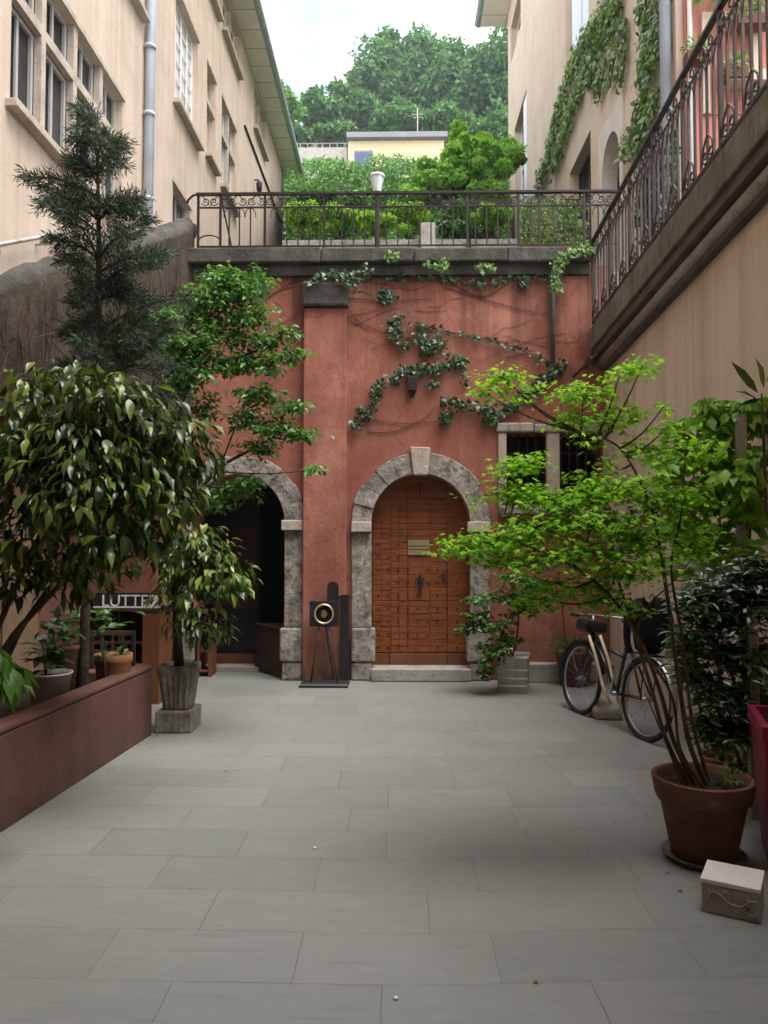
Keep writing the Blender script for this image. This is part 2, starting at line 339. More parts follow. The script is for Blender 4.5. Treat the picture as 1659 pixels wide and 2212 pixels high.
def paving_mat():
    m, nt, b = _new('grey_stone_paving')
    v = _coord(nt, 1.0)
    wob = nt.nodes.new('ShaderNodeTexNoise'); wob.inputs['Scale'].default_value = .9; nt.links.new(v, wob.inputs['Vector'])
    wob2 = nt.nodes.new('ShaderNodeTexNoise'); wob2.inputs['Scale'].default_value = 9; nt.links.new(v, wob2.inputs['Vector'])
    sep = nt.nodes.new('ShaderNodeSeparateXYZ'); nt.links.new(v, sep.inputs[0])
    def mth(op, a, c):
        k = nt.nodes.new('ShaderNodeMath'); k.operation = op
        for i, x in enumerate((a, c)):
            if hasattr(x, 'links'): nt.links.new(x, k.inputs[i])
            else: k.inputs[i].default_value = x
        return k.outputs[0]
    pos = mth('MAXIMUM', sep.outputs['X'], 0.0); neg = mth('MAXIMUM', mth('MULTIPLY', sep.outputs['X'], -1.0), 0.0)
    y = mth('SUBTRACT', sep.outputs['Y'], mth('MULTIPLY', pos, .06)); y = mth('SUBTRACT', y, mth('MULTIPLY', neg, .026))
    y = mth('ADD', y, mth('MULTIPLY', wob.outputs['Fac'], .05)); y = mth('ADD', y, mth('MULTIPLY', wob2.outputs['Fac'], .008))
    y = mth('ADD', y, .05)
    x = mth('ADD', sep.outputs['X'], mth('MULTIPLY', wob2.outputs['Fac'], .012)); x = mth('ADD', x, 20.33)
    cmb = nt.nodes.new('ShaderNodeCombineXYZ'); nt.links.new(x, cmb.inputs[0]); nt.links.new(y, cmb.inputs[1])
    br = nt.nodes.new('ShaderNodeTexBrick'); nt.links.new(cmb.outputs[0], br.inputs['Vector'])
    br.inputs['Color1'].default_value = (.205,.212,.197,1); br.inputs['Color2'].default_value = (.245,.250,.233,1); br.inputs['Mortar'].default_value = (.12,.118,.106,1)
    br.inputs['Scale'].default_value = 1; br.inputs['Mortar Size'].default_value = .0026; br.inputs['Mortar Smooth'].default_value = .3
    br.inputs['Brick Width'].default_value = .78; br.inputs['Row Height'].default_value = .372; br.offset = .43; br.offset_frequency = 2; br.squash = 1.25; br.squash_frequency = 3
    n = _noise(nt, _coord(nt, (1.1,1.1,1)), 1, 8, .65)
    out = _mix(nt, _frange(nt, n, .35, .7, 0, .55), br.outputs['Color'], (.185,.19,.17))
    n2 = _noise(nt, _coord(nt, (5,16,1)), 1, 8, .7)
    out = _mix(nt, _frange(nt, n2, .52, .75, 0, .32), out, (.36,.355,.33))
    n4 = _noise(nt, _coord(nt, (2.2,26,1)), 1, 6, .65)
    out = _mix(nt, _frange(nt, n4, .56, .72, 0, .45), out, (.13,.13,.118))
    n3 = _noise(nt, _coord(nt, 60), 1, 4, .7)
    out = _mix(nt, _frange(nt, n3, .60, .75, 0, .35), out, (.15,.15,.135))
    n5 = _noise(nt, _coord(nt, (.5,.45,1)), 1, 4, .6)
    out = _mix(nt, _frange(nt, n5, .52, .7, 0, .5), out, (.155,.16,.14))
    n6 = _noise(nt, _coord(nt, (1.6,2.6,1)), 1, 9, .75)
    out = _mix(nt, _frange(nt, n6, .63, .70, 0, .3), out, (.40,.39,.37))
    n7 = _noise(nt, _coord(nt, (26,26,1)), 1, 3, .6)
    out = _mix(nt, _frange(nt, n7, .70, .74, 0, .5), out, (.10,.10,.085))
    nt.links.new(out, b.inputs['Base Color'])
    r = _frange(nt, n, .3, .7, .34, .56); nt.links.new(r, b.inputs['Roughness'])
    b.inputs['Specular IOR Level'].default_value = .5
    h = mth('ADD', mth('MULTIPLY', _noise(nt, _coord(nt, (6,20,1)), 1, 8, .65), .5), mth('MULTIPLY', br.outputs['Fac'], -.5))
    _bump(nt, b, h, .35, .012)
    return m
M['paving'] = paving_mat()

F = {}
F['maple'] = foliage('spring_maple_leaf', [(.15,.38,.025),(.26,.54,.035),(.40,.68,.055),(.60,.80,.10)], .5, .6, .3, (.85,1.0,.4))
F['glossy'] = foliage('glossy_dark_leaf', [(.018,.042,.012),(.045,.092,.02),(.11,.175,.032),(.30,.38,.07)], .22, .3, .45)
F['young'] = foliage('young_leaf', [(.05,.12,.015),(.08,.18,.025),(.14,.26,.04)], .35, .35, .5)
F['conifer'] = foliage('conifer_needle', [(.035,.062,.042),(.062,.10,.068),(.11,.155,.10)], .6, .15, .25)
F['shrub'] = foliage('shrub_leaf', [(.045,.12,.026),(.08,.20,.042),(.15,.30,.065)], .3, .35, .5)
F['slim'] = foliage('slim_tree_leaf', [(.05,.15,.028),(.09,.25,.045),(.17,.38,.075)], .35, .45, .45)
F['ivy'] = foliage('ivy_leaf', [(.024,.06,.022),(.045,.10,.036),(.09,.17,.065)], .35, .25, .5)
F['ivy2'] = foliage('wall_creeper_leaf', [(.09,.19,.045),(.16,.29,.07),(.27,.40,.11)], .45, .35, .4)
F['hedge'] = foliage('climber_leaf', [(.15,.38,.035),(.30,.57,.05),(.52,.76,.10)], .4, .5, .5)
F['oleander'] = foliage('small_dark_leaf', [(.045,.095,.04),(.085,.165,.068),(.16,.27,.11)], .16, .15, .6)
F['glint'] = foliage('pale_leaf_glint', [(.50,.54,.60),(.62,.65,.70),(.70,.72,.75)], .5, .2, .3, (1,1,1))
F['fartree'] = foliage('distant_tree_leaf', [(.055,.15,.05),(.095,.22,.065),(.15,.30,.095)], .6, .3, .2)
F['fartree2'] = foliage('distant_light_leaf', [(.09,.22,.04),(.13,.30,.055),(.18,.36,.07)], .6, .35, .2)
F['bush'] = foliage('lime_bush_leaf', [(.24,.50,.05),(.34,.62,.06),(.48,.72,.09)], .5, .55, .3)
F['bank'] = foliage('bank_ivy_leaf', [(.065,.18,.045),(.11,.26,.06),(.18,.36,.085)], .5, .3, .3)
F['pergola'] = foliage('pergola_vine_leaf', [(.20,.46,.07),(.30,.58,.10),(.40,.68,.14)], .5, .45, .3)

# ------------------------------------------------------------------ world, sun, camera
w = bpy.data.worlds.new('World'); sc.world = w; w.use_nodes = True
nt = w.node_tree; bg = nt.nodes['Background']
SUN_EL, SUN_AZ = R(70), R(122)
sky = nt.nodes.new('ShaderNodeTexSky'); sky.sky_type = 'NISHITA'; sky.sun_disc = False
sky.sun_elevation = SUN_EL; sky.sun_rotation = SUN_AZ; sky.air_density = 1.0; sky.dust_density = 1.5
tc = nt.nodes.new('ShaderNodeTexCoord'); mp = nt.nodes.new('ShaderNodeMapping'); mp.inputs['Scale'].default_value = (2.2,2.2,4.0); mp.inputs['Location'].default_value = (.35,.1,.62)
nt.links.new(tc.outputs['Generated'], mp.inputs['Vector'])
nf = _noise(nt, mp.outputs[0], 1.4, 6, .55)
cl = _frange(nt, nf, .40, .53, .30, 1.0)
c2 = _noise(nt, mp.outputs[0], 3.0, 5, .6)
cr = _ramp(nt, [(8.2,8.5,9.0),(10.5,10.6,10.8)], [.35,.65]); nt.links.new(c2, cr.inputs[0])
vd = nt.nodes.new('ShaderNodeVectorMath'); vd.operation = 'DISTANCE'; nt.links.new(tc.outputs['Generated'], vd.inputs[0]); gd = _ray(655,120).normalized(); vd.inputs[1].default_value = gd
wn_ = nt.nodes.new('ShaderNodeMath'); wn_.operation = 'MULTIPLY_ADD'; nt.links.new(c2, wn_.inputs[0]); wn_.inputs[1].default_value = .16; nt.links.new(vd.outputs['Value'], wn_.inputs[2])
gap = _frange(nt, wn_.outputs[0], .10, .23, .12, 1.0)
gm = nt.nodes.new('ShaderNodeMath'); gm.operation = 'MULTIPLY'; nt.links.new(cl, gm.inputs[0]); nt.links.new(gap, gm.inputs[1])
mx = _mix(nt, gm.outputs[0], sky.outputs[0], cr.outputs[0])
nt.links.new(mx, bg.inputs['Color']); bg.inputs['Strength'].default_value = .088
sun = bpy.data.lights.new('sun', 'SUN'); sun.energy = 1.5; sun.angle = R(44); sun.color = (1,.965,.91)
so = bpy.data.objects.new('sun', sun); COL.objects.link(so)
sd = Vector((math.sin(SUN_AZ)*math.cos(SUN_EL), math.cos(SUN_AZ)*math.cos(SUN_EL), math.sin(SUN_EL)))
so.rotation_euler = (-sd).to_track_quat('-Z', 'Y').to_euler(); so.location = (0,0,40)

cam = bpy.data.cameras.new('camera'); co = bpy.data.objects.new('camera', cam); COL.objects.link(co)
cam.sensor_fit = 'HORIZONTAL'; cam.sensor_width = 36; cam.lens = 36*FOC/PW
co.location = (0,0,EYE); co.rotation_euler = (math.pi/2+PITCH, 0, YAW); cam.clip_end = 600; cam.clip_start = .05
sc.camera = co
sc.view_settings.view_transform = 'Standard'; sc.view_settings.look = 'None'; sc.view_settings.exposure = 2.08; sc.view_settings.gamma = 1
sc.cycles.max_bounces = 8; sc.cycles.diffuse_bounces = 5; sc.cycles.transmission_bounces = 4

# ================================================================== SETTING
def struct(name, mb, mat): return tag(mb.build(name, mat), kind='structure')
m = MB(); m.add([(-60,-40,0),(60,-40,0),(60,150,0),(-60,150,0)], [(0,1,2,3)]); struct('ground', m, M['earth'])
m = MB(); m.add([(-4.0,-8,.004),(2.5,-8,.004),(2.5,12.2,.004),(-4.0,12.2,.004)], [(0,1,2,3)]); struct('paving', m, M['paving'])
m = MB(); m.box((-4.0,9.62,4.7),(3.7,14.5,5.04)); struct('terrace_floor', m, M['paving'])

HZ = [(12.9,5.0),(14.2,6.2),(17,8.2),(23,12.0),(30,15.9),(45,23.0),(60,31.0),(75,41.3),(120,63.5)]
def hill_z(y):
    for (a, za), (b, zb) in zip(HZ, HZ[1:]):
        if y <= b: return za+(zb-za)*(y-a)/(b-a)
    return HZ[-1][1]
m = MB(); ys = [12.95,14,15.5,17,20,23,25,26.55,26.65,30,35,40,45,52,60,68,75,95,120]; xs = [-60,-40,-25,-15,-10,-6,-4.2,-3.95,-3.6,-3.3,-3.0,-2.7,-2.4,-2.1,-1.8,0,1.8,2.1,2.4,2.7,3.0,3.3,3.6,4,6,10,15,25,40,60]
vs = []; 
for j, yy in enumerate(ys):
    for i, xx in enumerate(xs):
        zz_ = hill_z(yy)+rnd.uniform(-.15,.15)
        if (-4.1 < xx < -.150*yy+.05 and yy < 26.6) or (.150*yy < xx < 3.9 and yy < 24.9): zz_ = 5.02
        vs.append((xx, yy, zz_))
nx = len(xs)
m.add(vs, [(j*nx+i, j*nx+i+1, (j+1)*nx+i+1, (j+1)*nx+i) for j in range(len(ys)-1) for i in range(nx-1)], True)
m.sm = [False]*len(m.sm); struct('hillside', m, M['earth'])

# ------------------------------------------------------------------ facades with openings
def facade(mb, X, yr, zr, holes, d):
    """vertical wall in plane x=X, reveals run to X+d"""
    us = sorted({yr[0], yr[1], *[h[0] for h in holes], *[h[1] for h in holes]})
    zs = sorted({zr[0], zr[1], *[h[2] for h in holes], *[h[3] for h in holes]})
    for a, b in zip(us, us[1:]):
        for c, e in zip(zs, zs[1:]):
            my, mz = (a+b)/2, (c+e)/2
            if any(h[0] < my < h[1] and h[2] < mz < h[3] for h in holes): continue
            q = [(X,a,c),(X,b,c),(X,b,e),(X,a,e)]
            if d < 0: q = q[::1]
            else: q = q[::-1]
            mb.add(q, [(0,1,2,3)])
    for (a, b, c, e) in holes:
        mb.quad((X,a,c),(X+d,a,c),(X+d,a,e),(X,a,e)); mb.quad((X,b,e),(X+d,b,e),(X+d,b,c),(X,b,c))
        mb.quad((X,a,e),(X+d,a,e),(X+d,b,e),(X,b,e)); mb.quad((X,b,c),(X+d,b,c),(X+d,a,c),(X,a,c))

# ---- unseen passage roof and building added behind the camera to darken the near paving
m = MB(); m.box((-3.99,-8,3.3),(2.495,2.0,3.6)); m.box((-4.0,-8.3,0.01),(2.5,-8.01,3.6)); m.box((-3.98,-8,3.61),(2.49,1.98,12)); ra = m.build('rear_shade_block', M['pale2']); tag(ra, 'unseen tan block added behind the camera to shade the near end of the court', 'building')
# ---- left building
XL = -4.0; DL = -.17
lb = thing('pale_building', 'tall pale peach stucco building along the left with mullioned windows and grey downpipe', 'building', (XL,10,0))
LW = {  # yn, yf, z0, z1
 'big': (7.72,10.93,6.17,8.06), 'upper': (10.3,11.64,9.86,11.6), 'white': (13.5,15.07,9.57,11.68), 'narrow': (15.82,16.55,9.77,11.72),
 'tall': (17.18,18.67,9.75,11.78), 'top': (17.2,18.95,13.40,14.4), 'topnear': (15.2,16.7,13.37,14.4), 'far': (21.1,22.85,13.25,14.36), 'door': (13.45,14.6,5.05,8.04)}
m = MB(); facade(m, XL, (-8,26.6), (0,15.0), list(LW.values()), DL)
m.quad((XL,26.6,0),(-10,26.6,0),(-10,26.6,15),(XL,26.6,15)); m.quad((XL,-8,0),(XL,-8,15),(-10,-8,15),(-10,-8,0)); m.quad((-10,-8,0),(-10,-8,15),(-10,26.6,15),(-10,26.6,0))
m.build('wall', M['pale'], lb)
def leftwin(key, lights=2, transom=None, panes=(1,3), frame='white', sill=True, stone='stone2', wide=None, glass='glass'):
    a, b, c, e = LW[key]
    st = MB(); W = b-a
    gap = .11; edges = []
    # stone mullions between lights
    cw = wide or [1.0/lights]*lights; y = a; cuts = []
    for k in range(lights-1):
        y += cw[k]*W; cuts.append(y)
        st.box((XL-.095,y-gap/2,c+.001),(XL-.012,y+gap/2,e-.001))
    bounds = [a]+cuts+[b]
    if transom:
        tz = c+transom*(e-c)
        for y0, y1 in zip(bounds, bounds[1:]):
            st.box((XL-.09,y0+(gap/2 if y0 != a else .001),tz-.06),(XL-.010,y1-(gap/2 if y1 != b else .001),tz+.06))
    # slim raised moulding round the opening
    win = st.build('window', M[stone], lb)
    MB().box((XL+.002,a-.05,e),(XL+.03,b+.05,e+.07)).build('lintel', M[stone], win)
    fr = MB(); f = .05
    for y0, y1 in zip(bounds, bounds[1:]):
        lo = y0+(gap/2 if y0 != a else 0); hi = y1-(gap/2 if y1 != b else 0)
        zr = [(c, tz-.06), (tz+.06, e)] if transom else [(c, e)]
        for z0, z1 in zr:
            X0, X1 = XL-.145, XL-.105
            fr.box((X0,lo,z0),(X1,lo+f,z1)); fr.box((X0,hi-f,z0),(X1,hi,z1)); fr.box((X0,lo+f,z0),(X1,hi-f,z0+f)); fr.box((X0,lo+f,z1-f),(X1,hi-f,z1))
            nu, nv = panes
            for i in range(1, nu): 
                yy = lo+(hi-lo)*i/nu; fr.box((X0+.01,yy-.025,z0+f),(X1-.005,yy+.025,z1-f))
            hh = (z1-z0)
            nn = max(1, round(nv*hh/(e-c)))
            for i in range(1, nn):
                zz = z0+hh*i/nn; fr.box((X0+.015,lo+f,zz-.018),(X1-.01,hi-f,zz+.018))
    fr.build('frame', M[frame], win)
    MB().box((XL+DL-.02,a-.02,c-.02),(XL+DL+.02,b+.02,e+.02)).build('pane', M[glass], win)
    if sill:
        MB().box((XL-.20,a-.10,c-.09),(XL+.13,b+.10,c-.002)).build('sill', M['stone2'], win, .01)
    return win
leftwin('big', 4, .655, (2,1), wide=[.235,.265,.26,.24], frame='greyframe', glass='darkglass')
leftwin('upper', 2, .6)
leftwin('white', 1, None, (4,6), glass='curtain')
leftwin('narrow', 1, .62, (1,2), frame='stone2', glass='pale')
leftwin('tall', 2, .62, (1,3))
leftwin('top', 2, None, (1,2)); leftwin('topnear', 2, None, (1,2)); leftwin('far', 2, None, (1,2))
leftwin('door', 1, None, (2,4), sill=False, frame='greywood')
m = MB(); m.box((-10.5,-8,14.6),(-3.45,26.9,14.78)); m.prism([(-3.45,-8,14.785),(-10.5,-8,17.6),(-10.5,-8,14.785)], (0,34.9,0)); m.build('roof', M['soffit'], lb)
m = MB(); m.tube([(-3.40,-8,14.70),(-3.40,26.95,14.70)], .11, 10); m.build('gutter', M['zinc'], lb)
dp = MB(); dp.tube([atx(327.5,0,XL+.1)+Vector((0,0,8)), atx(327.5,0,XL+.1), atx(318,462,XL+.1)-Vector((0,0,1.6))], .075, 12); 
dpp = atx(323,200,XL+.1)
for dy_ in (102,247,430):
    q = atx(326-dy_*.016, dy_, XL+.1); dp.lathe((q.x,q.y,q.z), [(.074,-.03),(.09,-.028),(.09,.028),(.074,.03)], 12)
dp.build('downpipe', M['zinc'], lb)
# far corner downpipe, wall cable, wall lantern, handrail of the stair
m = MB(); m.tube([(-3.93,26.4,5),(-3.93,26.4,14.6)], .07, 8); m.build('corner_pipe', M['zinc'], lb)
m = MB(); m.tube([(XL+.02,19.7,12.50),(XL+.02,26,12.56)], .035, 6); m.build('cable', M['iron'], lb)
m = MB(); m.tube([(XL+.02,11.9,10.5),(XL+.02,8.5,11.0),(XL+.02,5,11.2)], .012, 5); m.build('cable', M['iron'], lb)
h1, h2 = atx(0,528,-3.9), atx(128,505,-3.9); dd = (h2-h1)
m = MB(); m.tube([h1-dd*1.5, h2, h2+dd*.6], .022, 8)
for t in (.0,.72): 
    q = h1+dd*t; m.tube([q+Vector((0,0,-.02)), q+Vector((0,0,-.09)), q+Vector((-.1,0,-.09))], .012, 6)
m.build('handrail', M['moulding2'], lb)
wl = MB(); q = atx(560,404,-3.85)
wl.lathe((q.x,q.y,q.z-.14), [(.04,0),(.07,.02),(.09,.24),(.05,.30),(.01,.33)], 8); wl.bar(q+Vector((0,0,.2)), q+Vector((-.15,0,.2)), .03); wl.build('wall_lamp', M['iron'], lb)

# ---- stair parapet, left
sa = Vector((-2.43,9.08,0)); sb = Vector((-3.60,5.60,0)); sv = sb-sa; sn = Vector((sv.y,-sv.x,0)).normalized()  # towards the building
if sn.x > 0: sn = -sn
sp = thing('stair_parapet', 'dark mossy stair parapet wall climbing beside the left building, with rounded weathered coping', 'wall', sa)
def spt(t, z): p = sa+sv*t; return Vector((p.x,p.y,z))
top = lambda t: 5.36-2.1*t
poly = [spt(0,2.75), spt(1.2,2.75)]+[spt(t, top(t)+rnd.uniform(-.02,.02)) for t in (1.2,1.0,.8,.6,.4,.2,0)]
m = MB(); m.prism(poly, sn*.3); m.build('wall', M['brownwall'], sp)
m = MB(); cp = [spt(t, top(t)+.06+rnd.uniform(-.012,.012))+sn*.14 for t in (-.015,.02,.1,.2,.3,.4,.5,.6,.7,.8,.9,1.0,1.2)]
cp = [p-Vector((0,0,.045)) for p in cp]; cp = smooth_path(cp, 4); m.tube(cp, [.135+rnd.uniform(-.01,.01) for _ in cp], 14)
m.v = [(v[0]+rnd.uniform(-.014,.014),v[1]+rnd.uniform(-.014,.014),v[2]+rnd.uniform(-.022,.022)) for v in m.v]; cpo = m.build('coping', M['moss'], sp)
m = MB(); m.prism([spt(0,2.75)+sn*.3, spt(1.2,2.75)+sn*.3, (-3.99,4.6,2.75), (-3.99,9.08,2.75)], (0,0,.25)); m.build('stair_slab', M['brownwall'], sp)
# hanging dry tendrils on the parapet
m = MB()
for k in range(70):
    t = rnd.uniform(0,1.05); z = top(t)-rnd.uniform(.02,.3); L = rnd.uniform(.3,1.3); o = -sn*.015
    m.tube([spt(t+rnd.uniform(-.02,.02), z-L*f)+o+Vector((rnd.uniform(-.03,.03),rnd.uniform(-.03,.03),0))*f for f in (0,.3,.6,1)], .0028, 4, False)
for k in range(14):
    t = rnd.uniform(.6,1.05); z = top(t)-.15
    m.tube([spt(t+f*rnd.uniform(-.1,.12), z-.5*f-rnd.uniform(0,.35))-sn*(.03+.1*f) for f in (0,.4,.8,1.2)], .005, 4, False)
tv_ = m.build('dry_vine', M['vine']); tag(tv_, 'dry brown vine tendrils hanging over the mossy stair parapet', 'vine')
# lower wall under the stair
m = MB(); m.box((-3.95,3.0,.0),(-3.45,9.08,2.74)); M['dimred'] = surf('shade_toned_red_render', [(.15,.06,.045),(.20,.085,.062),(.25,.11,.08)], 2, .9, .3)  # darker copy of the red stucco; under-stair shade is in its colour
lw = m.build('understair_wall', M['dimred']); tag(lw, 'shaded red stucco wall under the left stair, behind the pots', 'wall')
m = MB(); q0 = -3.449
for (y0,y1) in ((5.3,5.9),(5.94,6.6),(6.64,7.3)): m.box((q0,y0,.3),(q0+.03,y1,2.0))
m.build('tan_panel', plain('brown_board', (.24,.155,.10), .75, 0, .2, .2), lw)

# ---- red retaining wall with two arches
D = 9.1
aA = (-1.885,.555,1.87,.62)     # centre, radius, spring z, depth
aB = (.28,.58,1.85,.26)
rw = thing('retaining_wall', 'red stucco terrace wall closing the courtyard, with two stone arched doorways and a pilaster', 'wall', (0,D,0))
m = MB()
def solid(x0, x1, z0=0, z1=4.92): m.quad((x0,D,z0),(x1,D,z0),(x1,D,z1),(x0,D,z1))
def arch(c, r, zs, d, z1=4.92, n=24):
    pts = [(c-r*math.cos(math.pi*k/n), zs+r*math.sin(math.pi*k/n)) for k in range(n+1)]
    for (xa, za), (xb, zb) in zip(pts, pts[1:]):
        m.quad((xa,D,za),(xb,D,zb),(xb,D,z1),(xa,D,z1)); m.quad((xa,D,za),(xa,D+d,za),(xb,D+d,zb),(xb,D,zb))
    m.quad((c-r,D,0),(c-r,D,zs),(c-r,D+d,zs),(c-r,D+d,0)); m.quad((c+r,D,0),(c+r,D+d,0),(c+r,D+d,zs),(c+r,D,zs))
solid(-4.0,aA[0]-aA[1]); arch(*aA); solid(aA[0]+aA[1],aB[0]-aB[1]); arch(*aB); solid(aB[0]+aB[1],1.30)
WN = (1.30,2.44,2.07,2.92); 
solid(1.30,2.44,0,2.07); solid(1.30,2.44,2.92); solid(2.44,2.6)
a, b, c, e = WN; dd_ = .4
m.quad((a,D,c),(a,D+dd_,c),(a,D+dd_,e),(a,D,e)); m.quad((b,D,e),(b,D+dd_,e),(b,D+dd_,c),(b,D,c)); m.quad((a,D,e),(a,D+dd_,e),(b,D+dd_,e),(b,D,e)); m.quad((b,D,c),(b,D+dd_,c),(a,D+dd_,c),(a,D,c))
m.quad((-4.0,D+.5,4.69),(-4.0,D+.5,4.92),(2.6,D+.5,4.92),(2.6,D+.5,4.69))
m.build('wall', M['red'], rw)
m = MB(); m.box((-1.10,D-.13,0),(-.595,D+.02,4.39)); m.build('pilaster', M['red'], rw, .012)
m = MB(); m.add(*[[(-1.12,D-.2,4.395),(-.57,D-.2,4.395),(-.57,D-.003,4.395),(-1.12,D-.003,4.395),(-1.11,D-.19,4.70),(-.60,D-.18,4.66),(-.58,D-.003,4.68),(-1.12,D-.003,4.72)],[(0,3,2,1),(4,5,6,7),(0,1,5,4),(1,2,6,5),(2,3,7,6),(3,0,4,7)]]); m.build('pilaster_cap', M['moss'], rw, .03)
m = MB(); m.box((-2.52,D-.17,4.925),(-.9,D+.5,5.11)); m.box((-.895,D-.16,4.93),(.2,D+.5,5.105)); m.box((.205,D-.175,4.925),(1.3,D+.5,5.09)); m.box((1.305,D-.165,4.92),(2.29,D+.5,5.10)); m.build('parapet_slab', M['moss'], rw, .02)
m = MB(); m.box((-2.5,D-.07,4.80),(2.29,D-.002,4.92)); m.build('string_course', M['moss'], rw)

def surround(c, r, zs, width, name, key=True, imp=True, proud=.05):
    ro = r+width
    n = 11
    st = MB()
    for k in range(n):
        a0 = math.pi*k/n+.004+rnd.uniform(-.02,.0); a1 = math.pi*(k+1)/n-.004+rnd.uniform(0,.02) if k != n//2-1 else math.pi*(k+1)/n-.004
        if key and k == n//2: continue
        ro_ = ro+rnd.uniform(-.02,.03); pr = proud+rnd.uniform(-.01,.012)
        poly = []
        for i in range(5):
            aa = a0+(a1-a0)*i/4; poly.append((c-r*math.cos(aa), D+.05, zs+r*math.sin(aa)))
        for i in range(4,-1,-1):
            aa = a0+(a1-a0)*i/4; poly.append((c-ro_*math.cos(aa), D+.05, zs+ro_*math.sin(aa)))
        st.prism(poly, (0,-(pr+.05),0))
    st.build('arch_stones', M['stone'], rw, .008)
    if key:
        k0 = MB(); z0 = zs+r-.02; z1 = zs+ro+.07
        k0.prism([(c-.085,D+.05,z0),(c+.085,D+.05,z0),(c+.12,D+.05,z1),(c-.125,D+.05,z1+.01)], (0,-.15,0)); k0.build('keystone', M['stone2'], rw, .012)
    for sgn in (-1, 1):
        xi = c+sgn*r; xo = c+sgn*ro
        lo, hi = min(xi,xo), max(xi,xo)
        j = MB(); j.box((lo,D-proud+.012,.62),(hi,D+.05,zs-.115)); j.build('jamb', M['stone'], rw, .012)
        j = MB(); e0 = .03
        j.box((lo-(e0 if sgn > 0 else .0),D-proud-.045,zs-.11),(hi+(.0 if sgn > 0 else 0),D+.05,zs+.012)); j.build('impost', M['stone2'], rw, .01)
        j = MB(); z = .0
        for hh, ex, pr in ((.22,.02,.03),(.40,.045,.045)):
            j.box((lo-(ex if sgn > 0 else 0),D-proud-pr,z+.003),(hi+(ex if sgn < 0 else 0),D+.05,z+hh-.004)); z += hh
        j.build('base_stone', M['stone'], rw, .025)
surround(*aA[:3], .225, 'a', key=False)
surround(*aB[:3], .235, 'b')

# wooden door in the right arch
c, r, zs, dep = aB
door = MB(); n = 20; yd = D+.20
pts = [(c-(r+.01)*math.cos(math.pi*k/n), yd, zs+(r+.01)*math.sin(math.pi*k/n)) for k in range(n+1)]
door.prism([(c-r-.01,yd,.155),(c+r+.01,yd,.155)]+pts[::-1], (0,.05,0))
dr = door.build('door', M['wood'], rw)
# tiers of planks and panels standing proud of the leaf
pl = MB(); xs_ = [c-r+.006, c-r+.225, c-r+.43, c-r+.70, c-r+.905, c+r-.006]
zrow = [.30]+[.30+.0775*i for i in range(1,22)]
for col_ in range(5):
    x0, x1 = xs_[col_]+.004, xs_[col_+1]-.004
    z = .30
    while z < 2.4:
        hh = (.0775 if col_ < 4 else .31) if col_ else .062
        if col_ in (2,3) and .98 < z+hh < 1.40: hh = .155
        far_ = max(abs(x0-c),abs(x1-c))
        lim = zs+(math.sqrt(r*r-far_**2) if far_ < r else 0)
        if z+hh > lim-.01: break
        nsub = 2 if col_ in (0,1) else 1
        for q_ in range(nsub):
            xa = x0+(x1-x0)*q_/nsub; xb_ = x0+(x1-x0)*(q_+1)/nsub
            pl.box((xa+.001,yd-.010-rnd.uniform(0,.007),z),(xb_-.002,yd+.002,z+hh-.005))
        z += hh
pl.build('door_planks', M['wood'], dr, .003)
m = MB(); m.box((c-r+.0,yd-.03,.16),(c-r+.21,yd+.001,.285)); m.box((c-r+.216,yd-.03,.16),(c-r+.9,yd+.001,.285)); m.box((c-r+.906,yd-.03,.16),(c+r,yd+.001,.285)); m.build('kickboard', M['wood2'], dr, .006)
m = MB()
for z in np.arange(.36,1.75,.0775*2):
    for x in np.arange(c-.5,c+.52,.118):
        if rnd.random() < .85: m.lathe((x,yd-.014,z), [(.0,0)], 3) if False else m.obox((x,yd-.019,z),(.010,0,0),(0,.006,0),(0,0,.010))
m.build('nail_heads', M['iron'], dr)
m = MB(); m.bar((c,yd-.03,1.28-.06),(c,yd-.03,1.0),.028); m.bar((c-.05,yd-.03,1.18),(c+.05,yd-.03,1.18),.022); m.tube([(c-.02,yd-.03,1.2),(c-.05,yd-.07,1.12),(c,yd-.08,1.07),(c+.04,yd-.07,1.12),(c+.01,yd-.03,1.2)], .009, 6); m.build('handle', M['iron'], dr)
m = MB(); m.tube([(c,yd-.02,2.14),(c,yd-.02,2.34)], .007, 6); m.bar((c+.03,yd-.016,2.135),(c+.43,yd-.016,2.14),.008); m.tube([(c+.30,yd-.02,1.3),(c+.27,yd-.035,1.22),(c+.31,yd-.03,1.16)], .008, 6); m.build('ironwork', M['iron'], dr)
q0 = at(881,1167,yd-.03); q1 = at(928,1199,yd-.03)
m = MB(); m.box((q0.x,yd-.03,q1.z),(q1.x,yd-.012,q0.z))
pm = plain('brass_plate', (.36,.30,.17), .5, .25, .4, .12); npl = m.build('nameplate', pm, dr, .002)
m = MB(); hz = (q0.z-q1.z)
for f in (.38,.60): m.box((q0.x+.004,yd-.0335,q1.z+hz*f),(q1.x-.004,yd-.029,q1.z+hz*(f)+.006))
m.build('plate_groove', M['wood3'], npl)
m = MB(); m.box((c-r+.0,D-.14,.008),(c+r+.0,D+.24,.15)); m.build('doorstep', M['greystone'], rw, .012)
